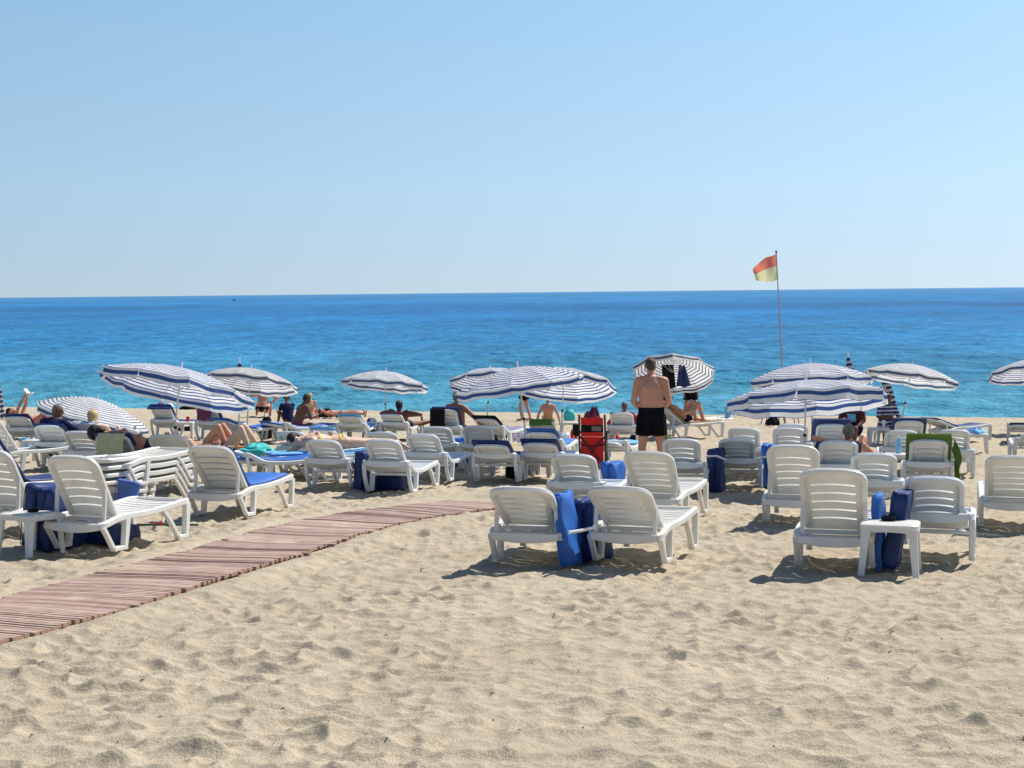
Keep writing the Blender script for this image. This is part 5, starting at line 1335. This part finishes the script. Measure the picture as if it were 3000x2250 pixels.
# two bathers with bent knees on the blue mattress
J=pose(pel=(.0,.1,.16), spine=(-1,.1,.12), right=(0,1,0), fwd=(0,0,1), ua=[(.9,-.4,-.1),(.9,.4,-.1)], fa=[(1,0,.2),(1,0,.2)], th=[(.62,-.05,.85),(.62,.1,.80)], sh=[(.35,0,-.95),(.55,0,-.85)], ft=(1,0,0), lean_head=(-1,0,.3), face=(0,0,1))
o=person(ground_M(596,1345,0,.22), J,'left of two bathers lying on their backs with knees up, in the umbrella shade','skinpink',1.08); trunks(J,'navycloth',o); hair(J,'hair_dark',o)
o=person(ground_M(662,1350,0,.20), J,'right of two bathers lying on their backs with knees up, beside the cream lounger','skinpale',1.08); trunks(J,'black',o); hair(J,'hair_brown',o)
# woman in yellow bikini lying face down, head to the left
J=pose(pel=(0,.55,.53), spine=(.0,-1,.10), fwd=(0,0,-1), ua=[(.55,-.7,-.1),(-.75,-.5,-.35)], fa=[(.3,-.9,0),(.2,-.9,-.4)], th=(.05,1,-.02), sh=(.02,1,.0), ft=(.1,1,-.5), lean_head=(0,-1,.05), face=(.3,0,-1))
o=person(on(A['B55'],0,-.08,-.03), J,'woman in a yellow bikini lying face down on a lounger','skinpale',1.12,.95,.9,1.05); bikini(J,'yellow',o); hair(J,'hair_dark',o,'short')
# brown sunbather, arms behind the head
c_,s_=math.cos(R(34)),math.sin(R(34))
J=pose(pel=(.0,.25,.42), spine=(.10,-.80,.48), fwd=(0,.5,1), ua=(.8,.3,.02), fa=(-.8,-.3,.22), th=[(.20,1,.0),(.3,1,.05)], sh=[(.35,.9,-.05),(.55,.8,.15)], ft=(.2,.4,1), lean_head=(0,.1,1), face=(0,1,0))
o=person(on(A['B44'],.04,.10,-.10,6), J,'brown sunbather reclining with elbows raised beside the head','skindark',1.12); hair(J,'hair_dark',o); trunks(J,'navycloth',o)
# reader with red sleeves
c_,s_=math.cos(R(46)),math.sin(R(46))
J=pose(pel=(0,.35,.38), spine=(0,-.80,.72), fwd=(0,.6,1), ua=(.60,.2,-.65), fa=(.05,1,-.1), th=(.2,1,.2), sh=(.05,.8,-.5), lean_head=(0,.2,1), face=(0,1,-.3))
o=person(on(A['B59'],.02,.05,.0), J,'grey haired reader in a red sleeved shirt seen over the back of a lounger','skinpink',1.0,1.1,1.1); shirt(J,'red',o,1.2); hair(J,'hair_grey',o); shorts(J,'navycloth',o,.6)
# raised leg bather
J=pose(pel=(0,.20,.42), spine=(0,-.80,.52), fwd=(0,.4,1), ua=(.4,.4,-.3), fa=(-.2,.9,.2), th=[(-.05,.50,.88),(.1,.62,.80)], sh=[(-.0,.28,-.95),(.02,.3,-.9)], ft=(0,1,0), lean_head=(0,-.3,1), face=(0,1,.1))
o=person(on(A['B60'],0,.0,.03), J,'bather reclining on the yellow towel with knees drawn up','skinpink',1.1); trunks(J,'navycloth',o); hair(J,'hair_brown',o)
# resting bather, forearm over lounger top
c_,s_=math.cos(R(48)),math.sin(R(48))
J=pose(pel=(.08,.42,.40), spine=(.02,-.78,.52), fwd=(0,.5,1), ua=[(-.88,-.25,.30),(.5,.6,-.4)], fa=[(.85,-.42,-.20),(.1,.9,.1)], th=[(.1,.8,.6),(.42,.62,.80)], sh=(.1,.5,-.85), lean_head=(.0,-.35,.9), face=(0,.8,.5))
o=person(on(A['B21'],.06,.02,.02), J,'bather resting on a lounger with one forearm folded behind the head','skinpink',1.05,1.1,1.05); hair(J,'hair_grey',o); trunks(J,'navycloth',o)
# dark clothed person in the shade of the front right umbrella
J=pose(pel=(0,0,.42), spine=(.0,.20,1), ua=(.25,.25,-1), fa=(-.2,.8,-.4), th=(.15,1,.0), sh=(.0,.3,-.9), lean_head=(0,.4,1), face=(0,.6,-.7))
o=person(ground_M(2502,1312,-150), J,'person in a dark brown shirt with blue print under the front right umbrella','skindark',1.06,1.15,1.15); shirt(J,'brownshirt',o,1.5,1.1); shorts(J,'navycloth',o,.8); hair(J,'hair_dark',o)
B_=J['P']+J['d']*.25+J['f']*.145; g=np.array([[B_+J['r']*x+J['d']*z-J['f']*abs(x)*.25 for x in np.linspace(-.09,.09,7)] for z in np.linspace(-.06,.11,6)]); MB().sheet(g,.006).build('shirt_print',MT['sky'],o)
# person in striped clothes
J=pose(pel=(0,0,.42), spine=(-.05,.12,1), ua=(.30,.35,-.9), fa=(-.45,.7,.0), th=(.30,1,.05), sh=(.1,.2,-1), lean_head=(.05,.3,1), face=(-.1,.9,-.5))
o=person(ground_M(2592,1296,168), J,'dark haired person in navy and white striped clothes below the pale leaning umbrella','skindark',1.0,1.05,1.05); shirt(J,'bwstripe',o,.95,1.05); shorts(J,'bwstripe',o,.75,1.,.02); hair(J,'hair_dark',o)
o2=table  # seats for the two people sitting in front of the umbrellas
for (px,py,hh,lab) in ((2502,1310,5,'low white stool under the person in the dark brown shirt'),(2592,1294,2,'low white stool under the person in striped clothes')):
    g=ground_of(at(px,py)); g.z-=.13; r=thing('side_table',lab,'stool',frame(g,hh),'small white plastic side tables'); t=table_meshes(); inst('tabletop',t['top'],r); inst('apron',t['apron'],r)
    for k in range(4): inst('leg',t['leg'],r,(0,0,0),(0,0,k*math.pi/2))
# swimmer
p=atY(2218,1128,80.); p.z=SEA-1.43
J=pose(pel=(0,0,.95)); o=person(Matrix.Translation(p), J,'swimmer with only the dark haired head above the water, left of the right umbrellas','skintan',1.0,vox=.02); hair(J,'hair_dark',o)
